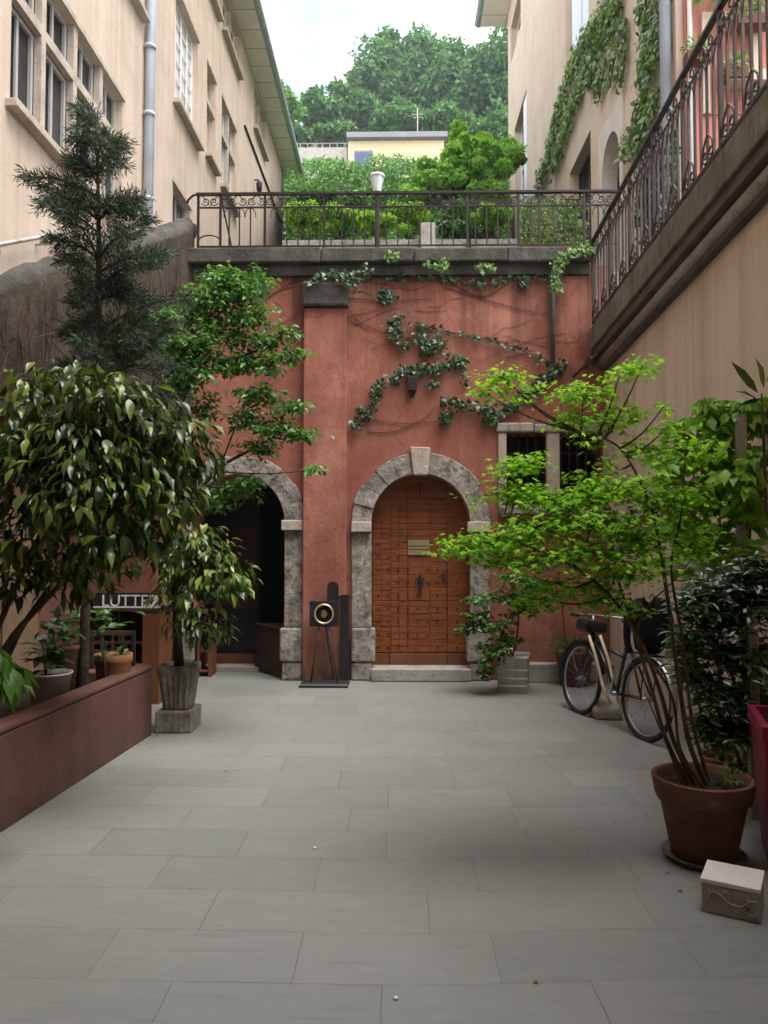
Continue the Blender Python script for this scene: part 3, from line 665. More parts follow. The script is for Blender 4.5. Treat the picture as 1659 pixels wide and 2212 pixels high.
# niche window
a, b, zc, e = WN; mid = at(1195,1000,D).x
fr = MB()
fr.box((a-.10,D-.03,zc-.02),(a-.001,D+.06,e)); fr.box((b+.001,D-.03,zc-.02),(b+.09,D+.06,e)); fr.box((mid-.075,D-.02,zc),(mid+.075,D+.10,e-.001))
wn = fr.build('window', M['stone2'], rw, .012)
m = MB(); m.box((a-.12,D-.05,e+.002),(a+.32,D+.06,e+.115)); m.box((a+.325,D-.04,e+.002),(b+.10,D+.06,e+.10)); m.build('lintel', M['greywood'], wn, .02)
m = MB(); m.box((a-.10,D-.10,zc-.125),(b+.10,D+.05,zc-.022)); m.build('sill', M['stone'], wn, .02)
m = MB()
for x in np.linspace(a+.07, b-.07, 11):
    if abs(x-mid) > .09: m.tube([(x,D+.13,zc),(x,D+.13,e)], .011, 6)
for z in (zc+.25,zc+.62): m.box((a,D+.125,z-.008),(b,D+.137,z+.008))
m.build('bars', M['iron'], wn)
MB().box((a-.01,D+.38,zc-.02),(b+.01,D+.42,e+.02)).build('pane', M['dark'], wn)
# lamp box on the wall
q = at(890,832,D-.06); m = MB(); m.prism([(q.x-.055,D-.10,q.z+.10),(q.x+.06,D-.10,q.z+.10),(q.x+.05,D-.10,q.z-.07),(q.x-.045,D-.10,q.z-.07)], (0,.098,0)); m.prism([(q.x-.045,D-.10,q.z-.075),(q.x+.05,D-.10,q.z-.075),(q.x+.02,D-.06,q.z-.14),(q.x-.015,D-.06,q.z-.14)], (0,.05,0)); m.build('wall_light', M['iron'], rw, .006)
m = MB(); q = at(1193,600,D-.06); q2 = at(1195,785,D-.06); m.tube([(q.x,D-.05,4.85),(q.x,D-.05,q.z),(q2.x,D-.05,q2.z)], .026, 8); m.build('drain_pipe', M['greypipe'], rw)
q = at(940,640,D); m = MB(); 

# dark passage behind the left arch
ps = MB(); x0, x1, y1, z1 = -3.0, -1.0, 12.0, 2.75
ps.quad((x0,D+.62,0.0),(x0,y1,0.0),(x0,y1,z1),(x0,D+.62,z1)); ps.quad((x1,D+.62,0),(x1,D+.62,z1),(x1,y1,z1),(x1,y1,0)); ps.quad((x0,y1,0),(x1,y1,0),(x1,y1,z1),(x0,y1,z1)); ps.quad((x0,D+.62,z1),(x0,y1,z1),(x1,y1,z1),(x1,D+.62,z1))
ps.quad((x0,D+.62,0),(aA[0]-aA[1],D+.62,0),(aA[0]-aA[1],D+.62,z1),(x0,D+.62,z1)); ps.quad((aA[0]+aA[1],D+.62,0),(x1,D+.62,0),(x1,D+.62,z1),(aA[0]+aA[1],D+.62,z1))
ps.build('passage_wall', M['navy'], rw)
pd = MB(); yb = 10.0; q0 = at(452,1395,yb); q1 = at(560,1138,yb)
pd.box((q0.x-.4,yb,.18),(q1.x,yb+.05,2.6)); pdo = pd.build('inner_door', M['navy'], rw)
m = MB()
for xa, xb in ((455,492),(500,555)):
    for ya, yb2 in ((1140,1250),(1262,1315)):
        p0 = at(xa,yb2,yb); p1 = at(xb,ya,yb); m.box((p0.x,yb-.012,p0.z),(p1.x,yb+.002,p1.z))
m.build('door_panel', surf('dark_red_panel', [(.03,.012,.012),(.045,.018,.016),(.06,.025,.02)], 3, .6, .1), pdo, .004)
m = MB(); m.box((q0.x-.42,yb-.06,.03),(q1.x,yb-.002,.175)); m.build('door_sill', M['wood2'], pdo)
m = MB(); m.box((-2.44,yb-.35,.008),(-1.34,yb-.07,.055)); m.build('passage_step', M['greystone'], rw)

# ---- right: lower wall and gallery above it
XW = 2.5; GX = 2.3; SL = .066
zf = lambda y: (D-y)*SL
rg = thing('gallery_wall', 'streaked tan stucco wall on the right carrying a mossy raised gallery with dark moulding', 'wall', (XW,7,0))
Y0 = -7.0; Y1 = D-.002
m = MB(); m.prism([(XW,Y0,0),(XW,Y1,0),(XW,Y1,3.70),(XW,Y0,3.70+zf(Y0))], (1.18,0,0)); m.build('wall', M['rightwall'], rg)
m = MB(); m.prism([(GX,Y0,3.90+zf(Y0)),(GX,Y1,3.90),(GX,Y1,4.17),(GX,Y0,4.17+zf(Y0))], (1.38,0,0)); m.build('gallery_slab', M['slab'], rg, .015)
m = MB(); m.prism([(GX+.03,Y0,3.80+zf(Y0)),(GX+.03,Y1,3.80),(GX+.03,Y1,3.898),(GX+.03,Y0,3.898+zf(Y0))], (.3,0,0)); m.build('moulding', M['moulding'], rg, .012)
m = MB(); m.tube([(GX+.13,Y0,3.755+zf(Y0)),(GX+.13,Y1,3.755)], .052, 12); m.build('roll_moulding', M['moulding2'], rg)
m = MB(); m.prism([(GX+.13,Y0,3.66+zf(Y0)),(GX+.13,Y1,3.66),(GX+.13,Y1,3.70),(GX+.13,Y0,3.70+zf(Y0))], (.1,0,0)); m.build('lower_moulding', M['moulding'], rg)
p0 = at(1300,756,D-.25); p1 = at(1237,815,D-.03)
m = MB(); m.tube([p0,p1], .016, 6); m.build('strut', M['ironr'], rg)

# ---- railings
def curl(mb, c, u, v, r, turns=1.1, rad=.007, sgn=1, start=0):
    pts = []
    for k in range(13):
        a = start+sgn*turns*2*math.pi*k/12; q = r*(1-.75*k/12)
        pts.append(Vector(c)+q*(math.cos(a)*Vector(u)+math.sin(a)*Vector(v)))
    mb.tube(pts, rad, 5)
tr = thing('terrace_railing', 'wrought iron railing with scroll frieze along the edge of the back terrace', 'railing', (0,D,5.1))
yR = D-.06; zt = at(850,417,yR).z; zb = 5.10; zm = at(850,446,yR).z; zl = 5.16
xl = at(428,440,yR).x; xr = 2.62
m = MB(); m.box((xl-.02,yR-.028,zt-.012),(xr,yR+.028,zt+.012)); m.tube([(xl,yR,zt),(xl-.06,yR,zt-.01),(xl-.115,yR,zt-.06),(xl-.13,yR,zt-.1)], .014, 6); m.build('top_rail', M['iron'], tr)
m = MB(); m.box((xl,yR-.009,zm-.009),(xr,yR+.009,zm+.009)); m.build('frieze_rail', M['iron'], tr)
m = MB(); m.box((xl,yR-.009,zl-.012),(xr,yR+.009,zl+.006)); m.build('bottom_rail', M['iron'], tr)
posts = [at(x,500,yR).x for x in (428,476,572,700,815,1010,1120,1165,1262)]
for x in posts: MB().box((x-.014,yR-.014,zb),(x+.014,yR+.014,zt-.012)).build('post', M['iron'], tr)
bx = [at(x,500,yR).x for x in (495,517,541)]+list(np.arange(at(572,500,yR).x, xr-.05, .1325))
bx = [x for x in bx if all(abs(x-p) > .04 for p in posts)]
for x in bx: MB().box((x-.0075,yR-.0075,zl+.006),(x+.0075,yR+.0075,zm-.009)).build('baluster', M['iron'], tr)
fz = MB(); x = xl+.06; k = 0
while x < xr-.1:
    zc = (zt+zm)/2-.005
    curl(fz, (x+.03,yR,zc), (1,0,0), (0,0,1), .055, 1.2, .0065, 1, R(200)); curl(fz, (x+.13,yR,zc), (-1,0,0), (0,0,1), .055, 1.2, .0065, 1, R(200))
    fz.tube([(x-.02,yR,zt-.015),(x+.03,yR,zc+.02),(x+.08,yR,zm+.02),(x+.13,yR,zc+.02),(x+.19,yR,zt-.015)], .006, 5)
    x += .225; k += 1
ho = fz
for xa, xb in ((posts[0],posts[1]),(posts[6],posts[7])):
    MB().tube([((xa+xb)/2-math.cos(math.pi*i/10)*(xb-xa)/2,yR,zl+.06+.075*math.sin(math.pi*i/10)) for i in range(11)], .009, 6).build('hoop', M['iron'], tr)
for x in bx[::1]:
    ho.tube([(x-.066,yR,zm-.12),(x-.06,yR,zm-.06),(x-.03,yR,zm-.018),(x,yR,zm-.01)], .0055, 5, False); ho.tube([(x+.066,yR,zm-.12),(x+.06,yR,zm-.06),(x+.03,yR,zm-.018),(x,yR,zm-.01)], .0055, 5, False)
fz.build('scroll_frieze', M['iron'], tr)
for x in (posts[1],posts[5],posts[7]): MB().tube([(x,yR,zt-.02),(x+.05,yR+.25,zb+.3),(x+.08,yR+.45,zb)], .011, 6).build('stay', M['iron'], tr)

gr = thing('gallery_railing', 'brown wrought iron railing with arched bars and scrolls on the right gallery edge', 'railing', (GX,7,4.2))
ya, yb_ = 2.6, D-.05
zb2 = lambda y: 4.215+zf(y); zt2 = lambda y: 5.17+(D-y)*.082
GXR = GX+.03
def gline(zfun, w, hgt): 
    mm = MB(); mm.prism([(GXR-w,ya,zfun(ya)),(GXR-w,yb_,zfun(yb_)),(GXR-w,yb_,zfun(yb_)+hgt),(GXR-w,ya,zfun(ya)+hgt)], (2*w,0,0)); return mm
gline(zt2, .024, .026).build('top_rail', M['iron'], gr); gline(zb2, .012, .022).build('bottom_rail', M['iron'], gr)
gline(lambda y: zt2(y)-.17, .008, .014).build('frieze_rail', M['ironr'], gr)
y = yb_; k = 0; og = MB(); fl = MB()
while y > ya+.1:
    z0, z1 = zb2(y)+.02, zt2(y)
    if k % 6 == 0:
        MB().box((GXR-.015,y-.015,z0-.04),(GXR+.015,y+.015,z1)).build('post', M['iron'], gr)
    else:
        MB().box((GXR-.009,y-.009,z0),(GXR+.009,y+.009,z1-.16)).build('baluster', M['ironr'] if k % 2 else M['iron'], gr)
    yn = y-.12
    # pointed arch between neighbours under the frieze
    og.tube([(GXR,y,z1-.36),(GXR,y-.015,z1-.26),(GXR,y-.06,z1-.175),(GXR,y-.105,z1-.26),(GXR,y-.12,z1-.36)], .007, 5, False)
    if k % 3 == 0:
        curl(og, (GXR,y-.05,z1-.085), (0,1,0), (0,0,1), .065, 1.2, .008, 1, R(210)); curl(og, (GXR,y-.19,z1-.085), (0,-1,0), (0,0,1), .065, 1.2, .008, 1, R(210))
        fl.tube([(GXR,y,z0+.02),(GXR,y-.04,z0+.16),(GXR,y-.12,z0+.24),(GXR,y-.20,z0+.16),(GXR,y-.24,z0+.02)], .009, 6, False)
        curl(fl, (GXR,y-.08,z0+.08), (0,1,0), (0,0,1), .055, 1.1, .009, 1, R(250)); curl(fl, (GXR,y-.17,z0+.08), (0,-1,0), (0,0,1), .055, 1.1, .009, 1, R(250))
    y = yn; k += 1
    if k % 3 == 2 or y <= ya+.1:
        og.build('scrollwork', M['ironr'], gr); og = MB()
        if fl.v: fl.build('base_scroll', M['ironr'], gr); fl = MB()

# ---- right building beyond the gallery
XR = 3.7; DR = .32
rb = thing('tan_building', 'tall tan stucco building right of the terrace with arched doorway and creeper', 'building', (XR,16,5))
RW = {'low': (21.5,23.75,10.4,14.5), 'high': (22.4,24.35,16.98,18.2), 'shut': (14.5,16.5,11.7,14.6), 'dark': (14.45,16.24,6.8,9.47), 'arch': (12.35,13.72,5.05,8.85)}
m = MB(); facade(m, XR, (10.0,25.0), (4.7,19.6), list(RW.values()), DR)
m.quad((XR,25,4.7),(XR,25,19.6),(12,25,19.6),(12,25,4.7)); m.quad((XR,10.0,4.7),(12,10.0,4.7),(12,10.0,19.6),(XR,10.0,19.6)); m.quad((12,10,4.7),(12,25,4.7),(12,25,19.6),(12,10,19.6))
m.build('wall', M['pale2'], rb)
def rightwin(key, glass='glass', frame='white', shutter=None, panes=(2,3)):
    a, b, c, e = RW[key]; X0, X1 = XR+.2, XR+.26; f = .06
    fr = MB(); fr.box((X0,a,c),(X1,a+f,e)); fr.box((X0,b-f,c),(X1,b,e)); fr.box((X0,a+f,c),(X1,b-f,c+f)); fr.box((X0,a+f,e-f),(X1,b-f,e))
    for i in range(1,panes[0]): yy = a+(b-a)*i/panes[0]; fr.box((X0+.008,yy-.03,c+f),(X1-.008,yy+.03,e-f))
    for i in range(1,panes[1]): zz = c+(e-c)*i/panes[1]; fr.box((X0+.014,a+f,zz-.02),(X1-.014,b-f,zz+.02))
    win = fr.build('window', M[frame], rb)
    MB().box((XR+DR-.02,a-.02,c-.02),(XR+DR+.02,b+.02,e+.02)).build('pane', M[glass], win)
    if shutter:
        m = MB()
        for (y0,y1) in shutter: m.box((XR+.03,y0,c+.04),(XR+.09,y1,e-.04))
        m.build('shutter', M['shutter'], win, .008)
    return win
rightwin('low', 'glass', 'white', [(21.55,22.2)]); rightwin('high', 'glass', 'white', None, (1,2)); rightwin('shut', 'curtain', 'white', [(14.55,15.1),(15.2,16.0)], (2,2)); rightwin('dark', 'glass', 'wood3', None, (2,1))
# open dark casement
m = MB(); q = RW['dark']; m.obox((XR-.18,q[0]+.5,7.6),(.2,.02,0),(0,.02,0),(0,0,.75)); m.build('casement', M['wood3'], rb)
a, b, c, e = RW['arch']; yc = (a+b)/2; r_ = (b-a)/2-.14; zs_ = 8.0
st = MB(); n = 16; X0, X1 = XR-.035, XR+.25
pts = [(yc-r_*math.cos(math.pi*k/n), zs_+r_*1.12*math.sin(math.pi*k/n)) for k in range(n+1)]
for (y0,z0),(y1,z1) in zip(pts, pts[1:]):
    st.prism([(X0,y0,z0),(X0,y1,z1),(X0,y1,e+.1),(X0,y0,e+.1)], (X1-X0,0,0))
st.box((X0,a-.06,c),(X1,yc-r_,e+.1)); st.box((X0,yc+r_,c),(X1,b+.06,e+.1))
sto = st.build('arch_surround', plain('pale_limestone', (.60,.54,.47), .85, 0, .2, .1, 3), rb)
MB().box((XR+DR-.03,a,c),(XR+DR+.02,b,e)).build('arched_door', M['wood3'], rb)
m = MB(); m.prism([(2.85,9.9,19.1),(2.85,25.6,19.1),(2.85,25.6,19.35),(2.85,9.9,19.35)], (9.5,0,0)); m.build('roof', M['soffit'], rb)
m = MB(); m.tube([(2.80,9.9,19.25),(2.80,25.65,19.25)], .15, 10); m.build('gutter', M['zinc'], rb)
q = atx(1458,100,XR-.1); m = MB(); m.tube([(q.x,10.12,4.8),(q.x,10.12,19)], .072, 12)
for z in (6.2,7.35,8.9): m.lathe((q.x,10.12,z), [(.07,-.03),(.088,-.03),(.088,.03),(.07,.03)], 12)
m.build('downpipe', M['zinc'], rb)

# red house facing the court above the gallery
rh = thing('red_house', 'salmon red house front at the upper right behind the gallery railing, with tan framed opening', 'building', (5,9.95,4.2))
m = MB(); m.box((3.79,9.9,3.9),(9,9.99,14)); m.build('wall', M['red2'], rh)
p0 = at(1514,30,9.88); p1 = at(1580,190,9.88)
m = MB(); x0, x1, z0, z1 = p0.x, p0.x+.72, p1.z-.35, p0.z
m.box((x0,9.84,z1-.09),(x1,9.899,z1)); m.box((x0,9.84,z0),(x0+.09,9.899,z1-.091)); m.box((x1-.09,9.84,z0),(x1,9.899,z1-.091)); wo = m.build('window', M['pale2'], rh)
MB().box((x0+.09,9.88,z0),(x1-.09,9.899,z1-.09)).build('pane', plain('red_shutter', (.36,.13,.09), .7, 0, .2, .15), wo)
p0 = at(1568,163,9.8); m = MB(); m.box((p0.x,9.66,p0.z-.14),(p0.x+1.3,9.899,p0.z)); m.build('ledge', M['pale2'], rh)
m = MB(); m.tube([(3.83,9.86,4.2),(3.83,9.86,13.5)], .034, 8); m.build('white_pipe', M['white'], rh)

# ================================================================== HILL, HOUSE, TREES
def dome(name, label, cat, cx, cy, Y, rx, ry, mat, nclump, per, leaf, group=None, trunk=True, base=None, tmpl=T_DIA, lobes=None):
    c = at(cx, cy, Y); k = Y/FOC; RX, RZ = rx*k, ry*k; RY = RX*.8
    zb_ = hill_z(Y) if base is None else base
    if Y > 40: per = int(per*1.5); leaf *= .8; nclump = int(nclump*.8)
    root = thing(name, label, cat, (c.x,Y,zb_), group)
    Pn = []; Dn = []; Nn = []
    for i in range(nclump):
        d = rvec(1)[0]; d[2] = abs(d[2])*1.0-.35*rnd.random() if rnd.random() < .75 else d[2]
        d /= np.linalg.norm(d)
        lr = (RX,RY,RZ); lc = np.array(c)
        if lobes:
            l_ = lobes[i % len(lobes)]; lc = np.array(at(l_[0],l_[1],Y+rnd.uniform(-.5,.5))); lr = (l_[2]*k,l_[2]*k*.8,l_[3]*k)
        q = lc+d*np.array(lr)*rnd.uniform(.35,.98)
        cr_ = np.array(lr)*rnd.uniform(.17,.42)*np.array((1,1,.8))
        p, v = ball(q, cr_, per, .22)
        Pn.append(p); nn = v+.7*rvec(per)+np.array((0,0,.35)); Nn.append(nn)
        dd = rvec(per); dd[:,2] -= .4; Dn.append(dd)
    p = np.vstack(Pn)
    leaves('crown', mat, root, p, np.vstack(Dn), np.vstack(Nn), leaf*rng.uniform(.6,1.25,len(p)), tmpl)
    if trunk:
        t = MB(); h = c.z-zb_
        t.tube([(c.x,Y,zb_-.3),(c.x+RX*.04,Y,zb_+h*.4),(c.x-RX*.03,Y,zb_+h*.8),(c.x,Y,c.z+RZ*.3)], [RX*.09,RX*.07,RX*.055,RX*.02], 8)
        for i in range(7):
            d = rvec(1)[0]; d[2] = abs(d[2])*.7+.2
            s0 = Vector((c.x,Y,zb_+h*rnd.uniform(.5,.95))); t.tube([s0, s0+Vector(d)*RX*.4, s0+Vector((d[0]*RX*.8,d[1]*RY*.8,d[2]*RZ*.75))], [RX*.04,RX*.028,RX*.01], 6)
        t.build('trunk', M['bark'], root)
    return root
G1 = 'trees on the wooded hill'
dome('hill_tree','dark low hill tree directly behind the left end of the cream house roof','tree',722,292,52,45,28,F['fartree'],26,180,.42,G1)
dome('hill_tree','dark low hill tree between the pergola vine and the tan building','tree',1062,292,50,48,42,F['fartree'],30,180,.42,G1)
dome('hill_tree','tallest broad rounded tree on the hill, its dome highest against the sky','tree',872,190,64,112,120,F['fartree'],70,230,.62,G1)
dome('hill_tree','broad dark tree on the hill just right of the tallest one','tree',985,215,62,105,118,F['fartree'],60,230,.6,G1)
dome('hill_tree','hill tree at the right, its crown cut by the tan building','tree',1085,200,60,95,115,F['fartree'],60,220,.58,G1)
dome('hill_tree','mid sized hill tree left of the tallest one with stepped outline','tree',762,262,58,75,75,F['fartree'],45,200,.5,G1)
dome('hill_tree','small rounded hill tree, lowest at the left beside the sky gap','tree',690,255,56,55,62,F['fartree'],36,200,.48,G1)
dome('hill_tree','lighter green tree in front of the tallest one, right above the cream house','tree',868,268,53,62,46,F['fartree'],36,200,.42,G1)
dome('hill_tree','fresh green hill tree half hidden by the left eave','tree',606,240,50,38,75,F['fartree2'],30,190,.42,G1)
dome('hill_tree','dark tree on the hill behind the pale antenna pole','tree',960,280,54,70,45,F['fartree'],36,190,.45,G1)
dome('hill_tree','dark tree low behind the grey hillside railing','tree',640,290,55,45,40,F['fartree'],26,180,.45,G1)

hh = thing('hillside_house', 'small cream house with flat grey roof and blue window among the hill trees', 'house', at(840,330,45))
q0 = at(752,345,45); q1 = at(930,303,45)
m = MB(); m.box((q0.x,45,q0.z-3),(q1.x+.8,50,q1.z)); m.build('wall', M['cream'], hh)
m = MB(); m.box((q0.x-.08,44.6,q1.z+.005),(q1.x+1.0,50.3,q1.z+.34)); m.build('roof', M['roofgrey'], hh, .03)
w0 = at(765,345,44.98); w1 = at(805,326,44.98); m = MB(); m.box((w0.x,44.93,w0.z-.6),(w1.x,45.02,w1.z)); wv = m.build('window', M['roofgrey'], hh)
MB().box((w0.x+.08,44.90,w0.z-.5),(w1.x-.08,44.94,w1.z-.12)).build('pane', M['blueglass'], wv)
q = at(902,290,47); m = MB(); m.tube([(q.x,47,q.z-2),(q.x,47,at(902,233,47).z)], .03, 6); m.bar((q.x-.35,47,at(902,247,47).z),(q.x+.35,47,at(902,247,47).z),.03); m.bar((q.x-.2,47,at(902,254,47).z),(q.x+.2,47,at(902,254,47).z),.03); ap = m.build('antenna_pole', M['greystone']); tag(ap, 'thin pale antenna pole rising behind the cream hillside house', 'pole')
q0 = at(628,345,46); q1 = at(751,318,46); m = MB(); m.box((q0.x,46,q0.z-2),(q1.x-.02,46.6,q1.z)); tw = m.build('hill_wall', M['greystone']); tag(tw, 'low stone wall on the hill left of the cream house', 'wall')
hr = thing('hill_railing', 'dark straight railing on top of the hill wall left of the cream house', 'railing', (q0.x,46.2,q1.z))
m = MB(); z0 = q1.z+.02; zz = at(700,305,46).z
m.box((q0.x,46.2,zz-.05),(q1.x-.05,46.26,zz)); m.box((q0.x,46.2,zz-.42),(q1.x-.05,46.26,zz-.36)); m.build('rail', M['roofgrey'], hr)
for x in np.linspace(q0.x+.1, q1.x-.2, 8): MB().box((x-.03,46.205,z0-.02),(x+.03,46.255,zz-.05)).build('post', M['roofgrey'], hr)

# ivy covered bank
n = 46000
yy = rng.uniform(15,31,n); xx = (rng.random(n)*2-1)*np.where(yy < 26.2, yy*.146, yy*.165+.5); bumpz = .25*np.sin(xx*2.1+yy*.7)+.22*np.sin(yy*1.7+xx*.6)+.12*np.sin(xx*5+yy*3.1)
zz = np.array([hill_z(v) for v in yy])+.35+bumpz+rng.random(n)*.28
N_ = rvec(n)*.8+np.array((0,-.6,.8)); D_ = rvec(n)+np.array((0,-.6,-.4))
bo = leaves('bank_ivy', F['bank'], None, np.stack([xx,yy,zz],1), D_, N_, rng.uniform(.08,.17,n), T_DIA); tag(bo, kind='stuff')

# terrace garden just behind the railing
gw = MB(); gw.box((-1.9,12.55,5.0),(2.0,12.95,6.62)); g_ = gw.build('garden_wall', M['rubble']); tag(g_, 'pale rubble stone garden wall seen low between the bars of the terrace railing', 'wall')
G2 = 'lime green bushes behind the terrace railing'
for i, (x, y_, Y, rx, ry, lab) in enumerate([(655,468,13.6,48,34,'lime green bush nearest the left building, seen through the terrace railing'),(735,474,13.9,52,32,'lime green bush left of the lantern post, seen through the railing'),(812,482,13.5,40,26,'low lime green bush directly behind the lantern post'),(880,470,14.2,50,36,'lime green bush right of the lantern post, seen through the railing'),(1060,468,14.0,44,24,'yellow green bush under the pergola seen through the railing')]):
    dome('garden_bush', lab, 'bush', x, y_, Y, rx, ry, F['bush'], 26, 220, .07, G2, True, hill_z(Y)-.2)
dome('dark_garden_bush','dark green bush in the deep shade under the bright vine crown','bush',1005,500,15.2,62,58,F['shrub'],26,120,.13,None,True,hill_z(15.2)-.2)
dome('dark_garden_bush','dark green bush behind the terrace railing above the lime bushes left of the lantern','bush',720,445,15.5,80,22,F['fartree'],26,120,.13,None,True,hill_z(15.5)-.2)
dome('vine_crown','bright green leafy vine spreading over the garden pergola','vine',985,385,18.0,110,66,F['pergola'],130,330,.105,None,True,hill_z(18)-.2,T_DIA,[(1035,368,62,60),(965,402,66,46),(905,428,44,28),(1000,335,48,38),(940,375,40,34),(1060,415,48,34),(1040,318,36,30)])
dome('vine_crown','bright green shoot top standing above the pergola vine','vine',1066,352,18.6,64,50,F['pergola'],36,380,.10,None,True,hill_z(18.6)-.2)
dome('young_tree','slim bright sapling rising above the pergola vine','tree',985,292,19.5,20,34,F['pergola'],16,200,.09,None,True,hill_z(19.5)-.2)
pg = thing('pergola', 'dark timber garden pergola under the bright vine behind the railing', 'pergola', (1.5,16,7))
for x in (962,1040,1092):
    a = at(x,560,16); b = at(x,440,16); MB().box((a.x-.05,15.95,6.4),(a.x+.05,16.05,b.z)).build('post', M['bark'], pg)
m = MB(); a = at(955,508,15.9); b = at(1105,508,15.9); m.box((a.x,15.85,a.z-.1),(b.x,15.95,a.z+.06)); a = at(955,440,15.9); m.box((a.x,15.85,a.z-.06),(b.x,15.95,a.z+.06)); m.build('beam', M['wood3'], pg)
q = at(924,520,12.45); m = MB(); m.box((q.x-.12,12.35,5.04),(q.x+.12,12.545,at(924,485,12.45).z)); pc = m.build('stone_pillar', M['greystone'], None, .02); tag(pc, 'square pale stone pillar standing at the garden wall behind the railing', 'pillar')

lp = thing('lamp_post', 'black post with tapered frosted white lantern standing on the terrace', 'street lamp', (at(815,500,10.4).x,10.4,5.04))
c_ = lp.location; zt_ = at(815,376,10.4).z; zb3 = at(815,416,10.4).z; k = 10.4/FOC
m = MB(); m.tube([(c_.x,c_.y,5.04),(c_.x,c_.y,zb3)], .035, 10); m.lathe((c_.x,c_.y,5.04), [(.09,0),(.09,.08),(.05,.14),(.036,.3)], 12); m.lathe((c_.x,c_.y,zb3-.05), [(.034,0),(.065,.03),(.065,.05)], 12); m.build('post', M['iron'], lp)
m = MB(); m.lathe((c_.x,c_.y,zb3), [(.052,0),(.095,zt_-zb3-.05)], 6); m.build('lantern_glass', M['lantern'], lp)
m = MB(); m.lathe((c_.x,c_.y,zt_-.05), [(.098,0),(.105,.01),(.10,.035),(.06,.055),(.0,.06)], 16); m.build('lantern_cap', M['white'], lp)

tp = thing('trough_planter', 'long red trough planter with green climbing plants at the right end of the terrace', 'planter', (1.95,9.75,5.1))
a = at(1122,536,9.75); b = at(1272,549,9.75)
m = MB(); m.box((a.x,9.66,5.06),(b.x,9.86,a.z+.005)); m.build('trough', M['terra'], tp)
n = 2600; xx = rng.uniform(a.x,b.x,n); hh_ = rng.random(n)**1.5
cen = a.x+(b.x-a.x)*np.array([.12,.45,.75])[rng.integers(0,3,n)]+rng.normal(0,.1,n)
pp = np.stack([np.clip(cen,a.x,b.x), 9.76+rng.normal(0,.05,n), a.z+hh_*.62], 1)
leaves('foliage', F['ivy2'], tp, pp, rvec(n), rvec(n)+np.array((0,-.5,.4)), rng.uniform(.025,.05,n), T_IVY)
m = MB()
for f in np.linspace(.05,.95,9): m.tube([(a.x+(b.x-a.x)*f,9.76,a.z-.03),(a.x+(b.x-a.x)*f+rnd.uniform(-.08,.08),9.76,a.z+.3),(a.x+(b.x-a.x)*f+rnd.uniform(-.1,.1),9.76,a.z+.62)], .006, 5)
m.build('stems', M['vine'], tp)

# ================================================================== IVY
def ivy(name, label, paths, n_per_m, width, leaf, nrm, mat, stem=.008, group=None, wdir=None, thick=.05):
    allp = [Vector(p) for pa in paths for p in pa]
    root = thing(name, label, 'ivy', allp[0], group)
    st = MB(); Pn = []; nrm = Vector(nrm)
    for pa in paths:
        sp_ = smooth_path(pa, 5); st.tube(sp_, taper(len(sp_), stem, stem*.5), 5)
        for a, b in zip(sp_, sp_[1:]):
            L = (b-a).length; nn = rng.poisson(n_per_m*L)
            for k in range(nn):
                f = rnd.random(); t = (b-a).normalized(); s = nrm.cross(t)
                Pn.append(a+(b-a)*f+s*rnd.gauss(0,width)+nrm*rnd.uniform(.01,thick)+t*rnd.gauss(0,width*.5))
    st.build('stem', M['vine'], root)
    n = len(Pn); D_ = rvec(n)*.7+np.array((0,0,-.8)); N_ = rvec(n)*.55+np.array(nrm)
    leaves('foliage', mat, root, np.array(Pn), D_, N_, leaf*rng.uniform(.55,1.25,n), T_IVY)
    return root
def wp(*pts): return [at(x, y, D-.03) for x, y in pts]
GI = 'ivy growing on the red terrace wall'
NW = (0,-1,0); fi = F['ivy']
ivy('ivy','ivy tuft trailing over the stone cap of the red pilaster',[wp((668,628),(690,612),(705,605)),wp((715,602),(745,612),(770,615),(795,585)),wp((740,600),(775,632))],170,.035,.06,(0,-1,.2),fi,.006,GI).location.y -= .17
ivy('ivy','small round ivy tuft right of the pilaster cap',[wp((820,636),(836,645),(852,636)),wp((825,628),(848,648))],220,.028,.055,NW,fi,.004,GI)
ivy('ivy','double ivy clump on the red wall under the slab, above the wall light',[wp((840,690),(850,715),(862,742),(880,745)),wp((850,692),(875,695)),wp((905,700),(910,735),(930,745),(958,730)),wp((905,755),(940,750))],210,.042,.06,NW,fi,.005,GI)
ivy('ivy','long ivy strand slanting above the dark wall light',[wp((806,872),(812,840),(828,825)),wp((845,822),(865,802),(900,798),(940,795),(985,782),(1008,772)),wp((985,765),(1000,790))],200,.032,.06,NW,fi,.007,GI)
ivy('ivy','lowest left ivy tuft beside the pilaster above the right arch',[wp((775,882),(790,890),(803,898)),wp((758,915),(770,912))],230,.028,.06,NW,fi,.004,GI)
ivy('ivy','tiny ivy tuft just right of the dark wall light',[wp((918,836),(935,828),(948,834))],170,.022,.05,NW,fi,.004,GI)
ivy('ivy','long ivy strand sagging over the barred window, up to the gallery corner',[wp((955,868),(1000,874),(1040,882),(1080,892),(1115,868),(1150,840),(1185,805),(1225,785)),wp((1045,912),(1075,900)),wp((1265,780),(1300,770))],190,.036,.062,NW,fi,.008,GI)
ivy('ivy','single ivy ball at the left end of the sagging strand',[wp((948,900),(962,905),(975,898)),wp((955,890),(970,910))],240,.026,.055,NW,fi,.004,GI)
ivy('ivy','ivy hanging over the terrace slab above the stone arches',[wp((835,560),(850,575),(862,560)),wp((918,580),(945,590),(965,575)),wp((1028,588),(1045,590),(1062,582))],150,.03,.06,(0,-1,.2),F['ivy2'],.005,GI).location.y -= .17
ivy('ivy','small square ivy tuft under the right part of the slab',[wp((1122,605),(1140,618)),wp((1122,618),(1142,606))],260,.02,.045,NW,fi,.004,GI)
